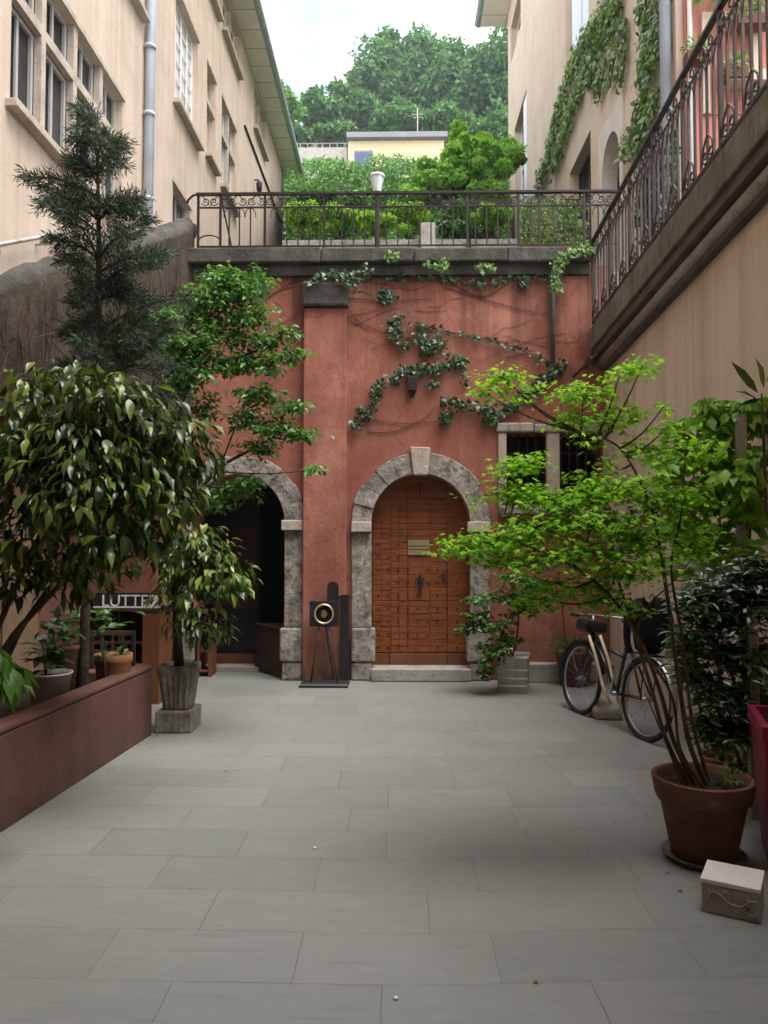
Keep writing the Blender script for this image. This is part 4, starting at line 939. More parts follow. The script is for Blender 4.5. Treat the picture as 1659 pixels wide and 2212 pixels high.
ivy('ivy','bright ivy mat over the slab corner and drain pipe at the right',[wp((1192,600),(1200,575),(1225,558),(1260,550),(1276,552)),wp((1194,600),(1195,640))],300,.035,.055,(0,-1,.2),F['ivy2'],.006,GI).location.y -= .17
ivy('ivy','thin straggling ivy run joining the double clump to the drain pipe on the red wall',[wp((930,745),(965,765),(985,770)),wp((900,695),(960,715),(1050,735),(1110,748),(1160,775),(1195,790))],48,.03,.055,NW,fi,.007,GI)
ivy('ivy','sparse ivy sprigs strung under the terrace slab left of the drain pipe',[wp((660,600),(700,590),(760,592),(830,600),(900,596),(960,602),(1040,610),(1110,600),(1180,596))],46,.03,.06,NW,fi,.007,GI)
ivy('ivy','loose ivy tail dropping from the long strand toward the right arch',[wp((810,860),(800,885),(778,905),(765,925)),wp((985,785),(1005,810),(1000,840))],70,.03,.055,NW,fi,.005,GI)
m = MB()
for pts in [((545,690),(580,650),(620,615),(655,600)),((560,720),(620,700),(655,660)),((765,690),(790,705),(835,715)),((900,695),(960,715),(1050,735),(1110,745)),((960,605),(1040,640),(1110,605),(1150,600)),((960,620),(1080,655),(1190,680)),((780,905),(870,910),(960,908)),((790,930),(850,928),(920,905),(945,880)),((1060,905),(1120,915)),((1100,770),(1150,765),(1195,785)),((700,620),(760,640),(860,650),(930,640))]:
    sp_ = smooth_path([p+Vector((rnd.uniform(-.03,.03),.015,rnd.uniform(-.03,.03))) for p in wp(*pts)], 6); m.tube(sp_, taper(len(sp_), .006, .003), 5)
for i in range(26):
    x = rnd.uniform(560,1190); y_ = rnd.uniform(590,760); a = at(x,y_,D-.008); ang = rnd.uniform(-.5,.5); L = rnd.uniform(.15,.6)
    if -1.13 < a.x+L*.5 < -.55: continue
    m.tube([a+Vector((L*f*math.cos(ang),0,L*f*math.sin(ang)+rnd.uniform(-.04,.04))) for f in (0,.33,.66,1)], .0025, 4, False)
v_ = m.build('bare_vine', M['vine']); tag(v_, 'thin bare brown vine stems crossing the red terrace wall', 'vine')
def xp(*pts): return [atx(x, y, XR-.05) for x, y in pts]
f2 = F['ivy2']
ivy('creeper','broad diagonal creeper band rising up the tan building from the terrace railing',[xp((1163,410),(1180,360),(1192,310),(1205,260),(1222,200),(1240,150),(1262,100),(1290,60),(1320,20),(1345,-20)),xp((1195,370),(1212,320),(1230,265),(1250,200),(1275,140),(1305,80)),xp((1300,40),(1325,60),(1345,20))],185,.17,.115,(-1,0,.1),f2,.03,'creepers on the tan building',None,.12)
ivy('creeper','short creeper tongues hanging from the diagonal band on the tan building',[xp((1352,40),(1350,100),(1347,160),(1340,185)),xp((1335,90),(1325,140),(1318,190)),xp((1310,130),(1300,175),(1295,215)),xp((1290,150),(1272,190))],170,.09,.10,(-1,0,.1),f2,.02,'creepers on the tan building',None,.12)
ivy('creeper','creeper column beside the grey downpipe of the tan building',[xp((1395,-10),(1400,60),(1398,120),(1388,180)),xp((1415,0),(1425,60),(1430,120)),xp((1410,130),(1400,190),(1388,240),(1370,290),(1352,335)),xp((1425,190),(1410,240),(1392,290),(1372,330))],200,.15,.11,(-1,0,.1),f2,.025,'creepers on the tan building',None,.12)
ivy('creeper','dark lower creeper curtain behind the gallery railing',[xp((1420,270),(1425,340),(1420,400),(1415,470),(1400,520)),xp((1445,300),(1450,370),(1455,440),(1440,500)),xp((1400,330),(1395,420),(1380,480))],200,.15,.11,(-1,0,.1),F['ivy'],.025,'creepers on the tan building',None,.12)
exec_after = []
# ================================================================== LEFT BED, POTS, FURNITURE
pwA = Vector((-2.07,6.52,0)); pwB = Vector((-2.36,2.5,0)); pv = (pwB-pwA).normalized(); pn = Vector((-abs(pv.y),0,0)); pn = Vector((pv.y,-pv.x,0)); pn = pn if pn.x < 0 else -pn
pw = thing('planter_wall', 'low red brown rendered wall holding the raised plant bed on the left', 'wall', pwA)
m = MB(); m.prism([pwA, pwB, pwB+pn*.14, pwA+pn*.14], (0,0,.55)); m.prism([pwA+pn*.0+Vector((0,-.0,0))+pn*.14, pwA+pn*1.3, pwA+pn*1.3+pv*.14, pwA+pn*.14+pv*.14], (0,0,.548)); m.build('wall', M['planter'], pw, .012)
m = MB(); m.prism([pwA-pn*.004-pv*.004+Vector((0,0,.552)), pwB-pn*.004+Vector((0,0,.552)), pwB+pn*.145+Vector((0,0,.552)), pwA+pn*.145-pv*.004+Vector((0,0,.552))], (0,0,.04)); m.build('coping', M['planter'], pw, .016)
m = MB(); m.prism([pwA+pn*.14+pv*.14, pwB+pn*.14, (-3.44,2.5,0), (-3.44,6.4,0)], (0,0,.44)); m.build('soil', M['soil'], pw)

# fluted concrete pot on a plinth, with drooping glossy shrub
pl = MB(); pl.box((-2.06,6.56,.005),(-1.75,6.92,.185)); plo = pl.build('plinth', M['concpot'], None, .012); tag(plo, 'square concrete plinth under the fluted pot at the end of the red planter wall', 'plinth')
fp = thing('potted_shrub', 'glossy drooping shrub in a stained fluted concrete pot standing on the plinth', 'plant', (-1.905,6.74,.186))
def sqr(a, p=6): return (abs(math.cos(a))**p+abs(math.sin(a))**p)**(-1/p)
def flut(a): return sqr(a)*(1+.045*math.cos(20*a))
m = MB(); m.lathe((-1.905,6.74,.186), [(.0,0),(.108,0),(.114,.02),(.147,.29),(.150,.31)], 160, flut); m.lathe((-1.905,6.74,.186), [(.150,.31),(.166,.318),(.166,.375),(.135,.378),(.13,.33)], 84, sqr); m.build('pot', M['concpot'], fp)
m = MB(); m.disc((-1.905,6.74,.186), .134, .34, 40, sqr); m.build('soil', M['soil'], fp)
def droop_shrub(root, cen, rad, n, leaf, mat, stems, srad, lobes=(), tmpl=T_SHR, inner=.35, up=.0):
    st = MB(); tips = []
    for pts in stems:
        sp_ = smooth_path(pts, 5); st.tube(sp_, taper(len(sp_), srad, srad*.45), 7)
    nb = max(12, n//22); Pn = []; Dn = []; Nn = []
    allst = [p for pts in stems for p in smooth_path(pts, 5)[3:]]
    for i in range(nb):
        d = rvec(1)[0]
        if d[2] < -.55: d[2] *= -.6
        q = Vector(np.array(cen)+d*np.array(rad)*rnd.uniform(.55,1.0))
        s0 = min(allst, key=lambda p: (p-q).length+rnd.uniform(0,.25))
        md = (s0+q)/2+Vector((0,0,.1))
        br = smooth_path([s0, md, q], 4); st.tube(br, taper(len(br), srad*.35, .003), 5, False)
        # whorls of drooping leaves towards the branch tip
        for k in range(n//nb):
            f = 1-rnd.random()**2*.7
            bp = br[min(int(f*(len(br)-1)), len(br)-1)]
            az = rnd.uniform(0,2*math.pi); o = Vector((math.cos(az),math.sin(az),0))
            od = Vector((d[0],d[1],0))
            dr_ = (o*.8+od*.6+Vector((0,0,-rnd.uniform(.3,1.5)+up))).normalized()
            Pn.append(bp+o*rnd.uniform(.0,.05)+Vector((0,0,rnd.uniform(-.03,.04)))); Dn.append(dr_)
            Nn.append(Vector((0,0,1))*.9+o*.6+Vector(rvec(1)[0])*.35)
    st.build('stems', M['bark'], root)
    for (lx, ly, LY, rx, ry, ln) in lobes:
        k = LY/FOC; lc = at(lx, ly, LY)
        for i in range(int(ln*.82)):
            d = Vector(rvec(1)[0]); rr = rnd.random()**.45*1.08
            p = lc+Vector((d.x*rx*k,d.y*rx*k*.8,d.z*ry*k))*rr
            az = rnd.uniform(0,2*math.pi); o = Vector((math.cos(az),math.sin(az),0))*.6+Vector((d.x,d.y,0))
            Pn.append(p); Dn.append((o*.8+Vector((0,0,-rnd.uniform(-.1,1.5)))).normalized()); Nn.append(Vector((0,0,.8))+o*.7+Vector(rvec(1)[0])*.45)
    nn = len(Pn)
    leaves('foliage', mat, root, np.array(Pn), np.array(Dn), np.array(Nn), leaf*rng.uniform(.5,1.3,nn), tmpl)
c1 = at(432,1248,6.6)
b0 = Vector((-1.905,6.74,.52))
droop_shrub(fp, c1, (.36,.32,.42), 800, .115, F['glossy'], [[b0+Vector((-.03,0,0)), b0+Vector((-.05,0,.45)), b0+Vector((.0,0,.85)), c1+Vector((-.05,0,.15))],[b0+Vector((.03,0,0)), b0+Vector((.0,.02,.5)), b0+Vector((.12,0,.8)), c1+Vector((.22,0,-.02))],[b0, b0+Vector((-.07,0,.6)), b0+Vector((-.22,0,.95))]], .017, [(430,1185,6.6,78,55,170),(475,1245,6.55,75,50,190),(395,1290,6.6,62,75,170),(505,1262,6.5,42,35,70),(440,1345,6.55,62,45,150),(370,1220,6.7,50,60,100)])
# big glossy shrub in the bed
bs = thing('glossy_shrub', 'large glossy drooping broad-leaved shrub filling the left of the picture', 'shrub', (-2.62,4.75,.36))
c2 = at(160,1035,4.9); b1 = Vector((-2.62,4.75,.34))
droop_shrub(bs, c2+Vector((-.05,.0,.05)), (.74,.55,.54), 1400, .122, F['glossy'], [[b1, b1+Vector((.06,0,.5)), b1+Vector((.22,.05,1.0)), c2+Vector((0,0,.1))],[b1+Vector((-.03,.03,0)), b1+Vector((-.05,0,.5)), b1+Vector((-.25,0,1.0)), c2+Vector((-.55,.1,.1))],[b1+Vector((.02,0,.2)), b1+Vector((.2,0,.65)), b1+Vector((.5,.0,1.0)), c2+Vector((.5,0,-.05))],[b1+Vector((.02,.05,.1)), b1+Vector((.15,.25,.7)), b1+Vector((.45,.4,1.2))]], .026, [(70,870,4.9,115,85,330),(165,815,4.75,85,40,110),(255,845,4.7,75,45,120),(215,885,4.8,95,60,180),(310,900,4.85,90,70,230),(395,940,4.85,70,45,110),(430,985,4.9,45,55,70),(385,1010,4.9,60,60,100),(20,980,4.7,110,110,300),(170,1010,4.6,150,110,460),(320,1050,4.8,110,100,340),(90,1130,4.8,120,95,330),(230,1160,4.8,110,80,300),(340,1160,5.0,70,70,160),(30,1220,4.9,80,70,170),(160,1240,5.0,90,60,170)])
# plant at the lower left edge
le = thing('broadleaf_plant', 'bright narrow-leaved plant hanging over the red planter wall at the left edge', 'plant', (-2.35,4.05,.36))
ce = at(2,1490,4.0); droop_shrub(le, ce+Vector((-.06,0,.0)), (.16,.16,.17), 150, .15, F['young'], [[(-2.35,4.05,.34),(-2.3,4.04,.6),tuple(ce+Vector((-.05,0,.1)))]], .010)
# conifer
cf = thing('conifer', 'dark feathery conifer rising in front of the left building windows', 'tree', (-2.3,5.75,.36))
Yc = 5.75; topc = at(206,272,Yc); basec = Vector((-2.35,Yc,.36)); 
tk = [basec, at(195,1000,Yc), at(210,750,Yc), at(213,560,Yc), at(212,400,Yc), topc]
spt_ = smooth_path(tk, 6); st = MB(); st.tube(spt_, taper(len(spt_), .042, .006), 8)
Pn = []; Dn = []; Nn = []
def cbranch(s0, s1, sag, n, wid, ln=.075):
    s0 = Vector(s0); s1 = Vector(s1); md = (s0+s1)/2+Vector((0,0,sag))
    br = smooth_path([s0, md, s1], 5); st.tube(br, taper(len(br), .011, .003), 5, False)
    for k in range(n):
        f = (.12+.88*rnd.random()**.8); i = f*(len(br)-1); j = min(int(i), len(br)-2); p = br[j].lerp(br[j+1], i-j)
        t = (br[j+1]-br[j]).normalized(); w_ = wid*(1.0-f*.75)*.78
        o = Vector((rnd.gauss(0,1),rnd.gauss(0,1),rnd.gauss(0,.55)))*w_*.6
        q = p+o; dd = (t*.8+o.normalized()*.7+Vector((0,0,rnd.uniform(-.55,.25)))).normalized()
        for c_i in range(7):
            Pn.append(q+dd*.013*c_i); Dn.append(dd+Vector(rvec(1)[0])*.75); Nn.append(Vector(rvec(1)[0])+Vector((0,0,.6)))
specs = [((60,382),120,.06),((90,400),130,.07),((110,430),140,.09),((150,470),150,.1),((300,430),120,.09),((315,470),130,.1),((360,545),150,.1),((330,560),150,.12),((120,520),140,.1),((140,560),150,.12),((260,350),90,.06),((165,345),80,.05),((250,310),60,.045),((180,305),60,.045),((225,290),50,.04),((280,500),150,.12),((180,610),160,.13),((330,650),150,.12),((250,620),170,.14),((150,720),150,.14),((330,740),170,.14),((380,790),150,.13),((280,760),170,.15),((200,700),170,.14),((230,830),170,.15),((350,850),160,.14),((170,650),150,.15),((300,690),170,.16),((230,760),170,.16),((360,700),130,.13),((150,790),130,.14),((400,640),90,.10),((270,440),130,.09),((160,400),110,.08),((90,440),80,.06)]
for (x, y_), n, w_ in specs:
    tip = at(x, y_, Yc+rnd.uniform(-.35,.3)); 
    base_px = min(max(y_+rnd.uniform(-5,90), 290), 950); s0 = min(spt_, key=lambda p: abs(p.z-at(205,base_px,Yc).z))
    cbranch(s0, tip, .05, n, w_)
for i in range(13):
    s0 = spt_[rnd.randrange(8, len(spt_))]; a = rnd.uniform(0,2*math.pi); rr = .12+.5*max(0,(topc.z-s0.z)/2.6); cbranch(s0, s0+Vector((math.cos(a)*rr,math.sin(a)*rr,rnd.uniform(-.1,.2))), .03, 110, .1)
st.build('trunk', M['bark'], cf)
n = len(Pn); leaves('foliage', F['conifer'], cf, np.array(Pn), np.array(Dn), np.array(Nn), rng.uniform(.03,.07,n), T_NEED)

# slim tree beside the left arch
def sprays(root, mat, tmpl, leaf, specs, stems, srad, barkm, flat=.35, twig=.006, up=(0,0,1), droop=.35, dens=1.7, scat=.022):
    st = MB(); allst = []
    for pts, r0, r1 in stems:
        sp_ = smooth_path(pts, 6); st.tube(sp_, taper(len(sp_), r0, r1), 8); allst += sp_[4:]
    Pn = []; Dn = []; Nn = []
    for (cx, cy, Y, rx, ry, n) in specs:
        n = int(n*dens)
        c = at(cx, cy, Y); k = Y/FOC; RX, RZ = rx*k, ry*k; RY = RX*.75
        s0 = min(allst, key=lambda p: (p-c).length+max(0,p.z-c.z)*1.5)
        tips = []
        md = s0.lerp(c,.5)+Vector((0,0,-.03)); br = smooth_path([s0, md, c], 4); st.tube(br, taper(len(br), twig*1.5, twig*.6), 5, False)
        nt_ = max(4, int(n/14))
        for i in range(nt_):
            a = rnd.uniform(0,2*math.pi); q = math.sqrt(rnd.random())
            tip = c+Vector((RX*q*math.cos(a), RY*q*math.sin(a), RZ*rnd.uniform(-1,1)*math.sqrt(max(0,1-q*q*.8))))
            tw = smooth_path([c, c.lerp(tip,.5)+Vector((0,0,.01)), tip], 3)
            st.tube(tw, taper(len(tw), twig*.5, .0012), 4, False)
            for j in range(max(1,n//nt_)):
                f = rnd.uniform(.35,1.05); p = c.lerp(tip, f)+Vector((rnd.gauss(0,scat),rnd.gauss(0,scat),rnd.gauss(0,scat*.45)))
                az = rnd.uniform(0,2*math.pi); o = Vector((math.cos(az),math.sin(az),0))
                Pn.append(p); Dn.append(o+(tip-c)*1.2+Vector((0,0,-droop*rnd.uniform(0,1.6)))); Nn.append(Vector(up)+Vector(rvec(1)[0])*flat)
    st.build('stems', barkm, root)
    n = len(Pn); leaves('foliage', mat, root, np.array(Pn), np.array(Dn), np.array(Nn), leaf*rng.uniform(.55,1.2,n), tmpl)
Yt = 7.5
tt = thing('slim_tree', 'slim dark green tree leaning across the left arch and red pilaster', 'tree', (-2.15,7.35,0))
S = lambda *a: [at(x,y,Yt+d) for x,y,d in a]
sprays(tt, F['slim'], T_OV, .078, [
 (470,600,Yt,45,38,210),(500,640,Yt,60,40,240),(440,650,Yt-.1,60,35,170),(540,690,Yt,55,45,190),(575,605,Yt+.3,25,14,40),(480,720,Yt,80,40,220),(400,740,Yt-.2,70,45,200),
 (590,735,Yt,60,30,130),(630,760,Yt,35,25,60),(530,780,Yt,80,35,190),(430,800,Yt-.1,80,40,190),(620,715,Yt,30,10,28),(560,850,Yt,75,28,150),(620,880,Yt,50,20,75),(520,900,Yt,70,30,120),
 (590,925,Yt,80,30,170),(650,940,Yt,45,18,70),(560,965,Yt,60,25,110),(500,1060,Yt+.1,60,35,140),(540,1045,Yt,50,22,75),(460,1090,Yt,50,25,75),(680,1015,Yt-.2,28,12,30),(440,880,Yt,50,45,90),(350,690,Yt-.3,40,30,80),(380,830,Yt-.2,50,40,110),(510,615,Yt,80,55,220),(450,680,Yt,90,50,220),(560,790,Yt,90,35,140),(420,770,Yt-.1,80,50,200)],
 [([(-2.15,7.35,.0),(-2.12,7.38,.7)]+S((398,1130,0),(425,1070,0),(475,1010,0),(530,978,0),(590,945,0)), .035,.010),(S((425,1070,0),(395,960,0),(388,890,0),(415,820,0),(440,730,0),(465,640,0),(478,590,0)), .022,.006),(S((415,822,0),(470,800,0),(520,770,0)), .012,.005),(S((475,1010,0),(520,900,0),(560,870,0)), .01,.004)], .02, M['bark'], .7, .006, (0,-.25,1), .6, 1.9, .05)

# pots in the bed
wb = thing('plant_bowl', 'white glazed bowl with dark soil and broad green leaves on the raised bed', 'plant pot', (-2.29,4.95,.36))
q = at(107,1480,5.45); q.z = .45
YB = 5.45; wb.location = (q.x,YB,.45); OFF[wb] = Vector((q.x,YB,.45))
rz = at(107,1452,YB).z; hb = rz-.45
m = MB(); m.lathe((q.x,YB,.45), [(.0,0),(.10,0),(.112,.012),(.148,hb-.015),(.156,hb-.012),(.156,hb),(.145,hb),(.138,hb-.04)], 36); m.build('bowl', M['ceramic'], wb)
m = MB(); m.disc((q.x,YB,.45), .139, hb-.035, 30); m.build('soil', M['soil'], wb)
cB = at(85,1400,YB); P_ = []; D_ = []; N_ = []
for i in range(26):
    a = rnd.uniform(0,6.28); o = Vector((math.cos(a),math.sin(a),0)); P_.append(Vector((q.x-.03,YB,rz))+Vector((0,0,rnd.uniform(.02,.2)))+o*.03); D_.append(o+Vector((0,0,rnd.uniform(-.3,.8)))); N_.append(Vector((0,0,1))+o*.3)
leaves('foliage', F['ivy'], wb, np.array(P_), np.array(D_), np.array(N_), rng.uniform(.11,.19,26), T_OV)
m = MB()
for i in range(8): m.tube([(q.x-.03,YB,rz-.04),(q.x-.03+rnd.uniform(-.03,.03),YB+rnd.uniform(-.03,.03),rz+.2)], .005, 5)
m.build('stems', M['vine'], wb)
def pot(name, label, cx, cy_rim, Y, rpx, z0, prof, mat, cat='plant pot'):
    p = at(cx, cy_rim, Y); root = thing(name, label, cat, (p.x,Y,z0)); r = rpx*Y/FOC; h = p.z-z0
    MB().lathe((p.x,Y,z0), [(a*r, b*h) for a, b in prof], 36).build('pot', mat, root)
    MB().disc((p.x,Y,z0), r*.86, h*.9, 30).build('soil', M['soil'], root)
    return root, p, r, h
rp, p, r, h = pot('ribbed_pot', 'ribbed terracotta pot behind the white bowl on the raised bed', 140,1392,5.75,38,.44, [(.0,0),(.62,0),(.68,.1),(.72,.3),(.78,.32),(.76,.5),(.84,.53),(.82,.72),(.9,.76),(.92,.9),(1.0,.93),(1.0,1.0),(.88,1.0),(.84,.88)], M['terra'])
P_ = [Vector((p.x,5.6,p.z))+Vector((rnd.gauss(0,.07),rnd.gauss(0,.07),rnd.uniform(0,.2))) for i in range(46)]
leaves('foliage', F['ivy'], rp, np.array(P_), rvec(46)+np.array((0,0,.1)), rvec(46)*.5+np.array((0,-.3,1)), rng.uniform(.07,.14,46), T_OV)
td, p, r, h = pot('shallow_tub', 'wide shallow terracotta tub at the far end of the raised bed', 245,1412,6.15,40,.44, [(0,0),(.8,0),(.86,.4),(.93,.75),(1.0,.8),(1.0,1),(.88,1),(.84,.85)], M['terra2'])
P_ = [Vector((p.x,6.1,p.z))+Vector((rnd.gauss(0,.08),rnd.gauss(0,.05),rnd.uniform(0,.05))) for i in range(14)]
leaves('foliage', F['ivy'], td, np.array(P_), rvec(14), rvec(14)*.4+np.array((0,0,1)), rng.uniform(.05,.09,14), T_OV)
q0 = at(172,1450,5.7); m = MB(); x0, x1 = q0.x, q0.x+.17
m.box((x0,5.6,.365),(x1,5.95,.38)); m.box((x0,5.6,.38),(x0+.015,5.95,.52)); m.box((x1-.015,5.6,.38),(x1,5.95,.52)); m.box((x0+.015,5.6,.38),(x1-.015,5.615,.52)); m.box((x0+.015,5.935,.38),(x1-.015,5.95,.52)); tb = m.build('wooden_tray', M['wood2'], None, .003); tag(tb, 'small open wooden tray between the ribbed pot and the shallow tub', 'tray')
mp_ = thing('houseplant', 'leafy green houseplant on a thin stem in front of the lettered sign', 'plant', (at(205,1340,5.9).x,5.9,.36))
cH = at(205,1335,5.9); P_ = [cH+Vector((rnd.gauss(0,.12),rnd.gauss(0,.08),rnd.gauss(0,.05))) for i in range(44)]
leaves('foliage', F['shrub'], mp_, np.array(P_), rvec(44)*np.array((1,1,.4)), rvec(44)*.5+np.array((0,-.2,1)), rng.uniform(.08,.15,44), T_OV)
m = MB(); m.tube([(cH.x+.1,5.9,.36),(cH.x+.08,5.9,.7),cH], [.012,.01,.006], 6)
for i in range(7): m.tube([cH+Vector((.03,0,-.1)), cH+Vector((rnd.uniform(-.2,.15),rnd.uniform(-.1,.1),rnd.uniform(-.04,.06)))], .004, 5)
m.build('stems', M['bark'], mp_)

# counter with sign and chair
Yk = 7.7
a = at(165,1314,Yk); b = at(344,1314,Yk)
ct = thing('counter', 'orange brown wooden counter with open dark shelves behind the raised bed', 'counter', ((a.x+b.x)/2,Yk,0))
m = MB(); m.box((a.x,Yk,a.z-.03),(b.x+.01,Yk+.5,a.z)); m.build('top', M['wood3'], ct)
m = MB(); c0 = at(306,1400,Yk).x; m.box((c0,Yk+.01,.0),(b.x,Yk+.5,a.z-.031)); m.build('side_panel', M['wood2'], ct, .004)
m = MB(); m.box((a.x,Yk+.02,0),(a.x+.05,Yk+.5,a.z-.031)); m.build('side_board', M['wood2'], ct)
m = MB(); m.box((a.x+.051,Yk+.46,0),(c0-.001,Yk+.498,a.z-.031)); m.build('back_panel', M['wood3'], ct)
for f in (.35,.62):
    MB().box((a.x+.051,Yk+.06,a.z*f),(c0-.001,Yk+.458,a.z*f+.025)).build('shelf', M['wood3'], ct)
MB().box((a.x+.4,Yk+.07,a.z*.62+.026),(a.x+.42,Yk+.4,a.z-.032)).build('divider', M['wood3'], ct)
sg = thing('lettered_sign', 'black sign board with big white letters and white underline on the counter', 'sign', ((a.x+b.x)/2,Yk+.04,a.z))
zt_ = at(250,1281,Yk).z
m = MB(); m.box((a.x,Yk+.03,a.z+.002),(b.x,Yk+.05,zt_)); m.build('board', M['black'], sg)
m = MB(); m.box((a.x+.002,Yk+.022,a.z+.003),(b.x-.002,Yk+.029,a.z+.018)); xx = at(326,1300,Yk).x; m.box((xx,Yk+.022,a.z+.0185),(b.x-.002,Yk+.029,zt_-.02)); m.box((a.x+.002,Yk+.022,a.z+.0185),(a.x+.09,Yk+.029,zt_-.03)); m.build('white_edge', M['white'], sg)
cu = bpy.data.curves.new('letters', 'FONT'); cu.body = 'LUTTES'; cu.size = .165; cu.extrude = .003; cu.space_character = 1.0
lt = bpy.data.objects.new('letters', cu); COL.objects.link(lt); cu.materials.append(M['white'])
lt.parent = sg; OFF[lt] = OFF[sg]; lt.location = Vector((a.x+.24,Yk+.026,a.z+.02))-OFF[sg]; lt.rotation_euler = (math.pi/2,0,0)
dg = bpy.context.evaluated_depsgraph_get(); me_ = bpy.data.meshes.new_from_object(lt.evaluated_get(dg)); lo = bpy.data.objects.new('letters', me_); COL.objects.link(lo)
lo.parent = sg; lo.location = lt.location; lo.rotation_euler = lt.rotation_euler; bpy.data.objects.remove(lt); lo.name = 'lettering'
if not me_.materials: me_.materials.append(M['white'])
ch = thing('chair', 'small dark slatted wooden chair in front of the counter', 'chair', (at(258,1400,7.2).x,7.2,0))
cx_ = ch.location.x; Yh = 7.2; w_ = .19; zt_ = at(258,1358,Yh).z
for sx in (-1,1):
    MB().bar((cx_+sx*w_,Yh-.17,0),(cx_+sx*w_,Yh-.17,zt_),.032).build('leg', M['wood3'], ch); MB().bar((cx_+sx*w_,Yh+.2,0),(cx_+sx*w_,Yh+.2,.43),.032).build('leg', M['wood3'], ch)
MB().box((cx_-w_-.02,Yh-.19,.432),(cx_+w_+.02,Yh+.22,.455)).build('seat', M['wood3'], ch)
m = MB(); m.box((cx_-w_+.016,Yh-.18,zt_-.04),(cx_+w_-.016,Yh-.16,zt_)); m.box((cx_-w_+.016,Yh-.178,.62),(cx_+w_-.016,Yh-.162,.645))
for f in (-.5,0,.5): m.box((cx_+f*w_-.01,Yh-.176,.6451),(cx_+f*w_+.01,Yh-.164,zt_-.041))
m.build('backrest', plain('worn_chair_wood', (.10,.065,.045), .6), ch)
# shelf unit and bench in the left arch
bk = thing('bookcase', 'red brown open shelf unit inside the left edge of the dark arch', 'shelf', (-2.33,9.35,0))
a = at(425,1450,9.25); b = at(456,1330,9.25)
for x in (a.x,b.x-.03): MB().box((x,9.25,.006),(x+.03,9.55,.80)).build('side_board', M['wood2'], bk)
for z in (.06,.30,.54,.77): MB().box((a.x+.031,9.255,z),(b.x-.031,9.545,z+.022)).build('shelf', M['wood2'], bk)
bn = thing('dark_chest', 'dark wooden chest-like bench angled at the right inside the dark arch', 'chest', (-1.55,9.45,0))
p1, p2 = at(556,1452,9.95), at(611,1466,9.22)
m = MB(); A = Vector((p1.x,9.75,.006)); B = Vector((p2.x-.01,9.16,.006)); C = Vector((-1.36,9.75,.006))
m.prism([A,B,C], (0,0,.56)); m.build('body', M['wood3'], bn, .008)
m = MB(); m.prism([A+Vector((-.02,.02,.565)),B+Vector((-.01,-.02,.565)),C+Vector((0,.02,.565))], (0,0,.025)); m.build('lid', M['wood3'], bn)
m = MB(); dv = (B-A); nv = Vector((-dv.y,dv.x,0)).normalized(); nv = -nv if nv.y > 0 else nv
m.prism([A+nv*.004+Vector((0,0,.09)),B+nv*.004+Vector((0,0,.09)),B+nv*.02+Vector((0,0,.09)),A+nv*.02+Vector((0,0,.09))], (0,0,.03)); m.prism([A+nv*.004+Vector((0,0,.30)),B+nv*.004+Vector((0,0,.30)),B+nv*.016+Vector((0,0,.30)),A+nv*.016+Vector((0,0,.30))], (0,0,.02)); m.build('moulding', M['wood3'], bn)

# stand with ring against the pilaster
Ys = 8.80
es = thing('display_stand', 'thin black easel stand holding a square black panel with a gold ringed disc', 'stand', (at(700,1470,Ys).x,Ys,.03))
cz = at(700,1326,Ys); k = Ys/FOC; hw = 31.5*k; hz_ = 27.5*k
m = MB(); m.box((cz.x-hw,Ys,cz.z-hz_),(cz.x+hw,Ys+.03,cz.z+hz_)); pan = m.build('panel', plain('black_panel', (.014,.016,.02), .5), es, .004)
m = MB(); rr = 19.5*k; cc = cz+Vector((.0,-.012,0)); m.tube([cc+Vector((rr*math.cos(t),-.002,rr*1.03*math.sin(t))) for t in np.linspace(0,2*math.pi,41)], .011, 8, False); m.build('gold_ring', M['gold'], pan)
m = MB(); m.add([cc+Vector((rr*math.cos(t),.008,rr*1.03*math.sin(t))) for t in np.linspace(0,2*math.pi,40,endpoint=False)], [tuple(range(40))]); m.build('disc', M['dark'], pan)
m = MB(); q = 6.5*k; m.add([cc+Vector((q*(1+.1*math.cos(5*t))*math.cos(t),.002,q*1.3*math.sin(t))) for t in np.linspace(0,2*math.pi,30,endpoint=False)], [tuple(range(30))]); m.build('emblem', plain('dull_gold_emblem', (.16,.12,.05), .5), pan)
for sx, e in ((-10,-34),(8,36)):
    MB().tube([(cz.x+sx*k,Ys+.02,cz.z-hz_),(cz.x+e*k*.82,Ys-.03,.032)], .009, 6).build('leg', M['black'], es)
MB().tube([(cz.x,Ys+.035,cz.z-.05),(cz.x+.10,Ys+.14,.034)], .009, 6).build('leg', M['black'], es)
m = MB(); a = at(719,1300,Ys+.06); b = at(719,1256,Ys+.06); q = 12.5*k
m.prism([(a.x-q,Ys+.06,a.z-.03),(a.x+q,Ys+.06,a.z-.03)]+[(a.x+q*math.cos(t),Ys+.06,b.z-q+q*math.sin(t)) for t in np.linspace(0,math.pi,14)], (0,.018,0)); m.build('round_topped_board', M['black'], es)
pb = MB(); a = at(736,1285,8.94); b = at(752,1470,8.94); pb.box((a.x,8.93,.035),(b.x+.01,8.955,a.z)); pb.box((a.x-.14,8.935,a.z-.04),(a.x-.001,8.952,a.z-.01)); pbo = pb.build('dark_post', M['black']); tag(pbo, 'narrow black upright board leaning on the right edge of the red pilaster', 'board')
a = at(646,1478,8.62); b = at(752,1478,8.62)
m = MB(); m.box((a.x,8.58,.006),(b.x,8.965,.026)); mt = m.build('base_mat', M['rubber'], None, .004); tag(mt, 'flat black base plate with pale edge under the easel stand', 'base plate')
MB().box((a.x+.003,8.60,.0262),(b.x-.003,8.64,.034)).build('edge_strip', M['metal'], mt)
OFF[mt] = Vector((0,0,0))

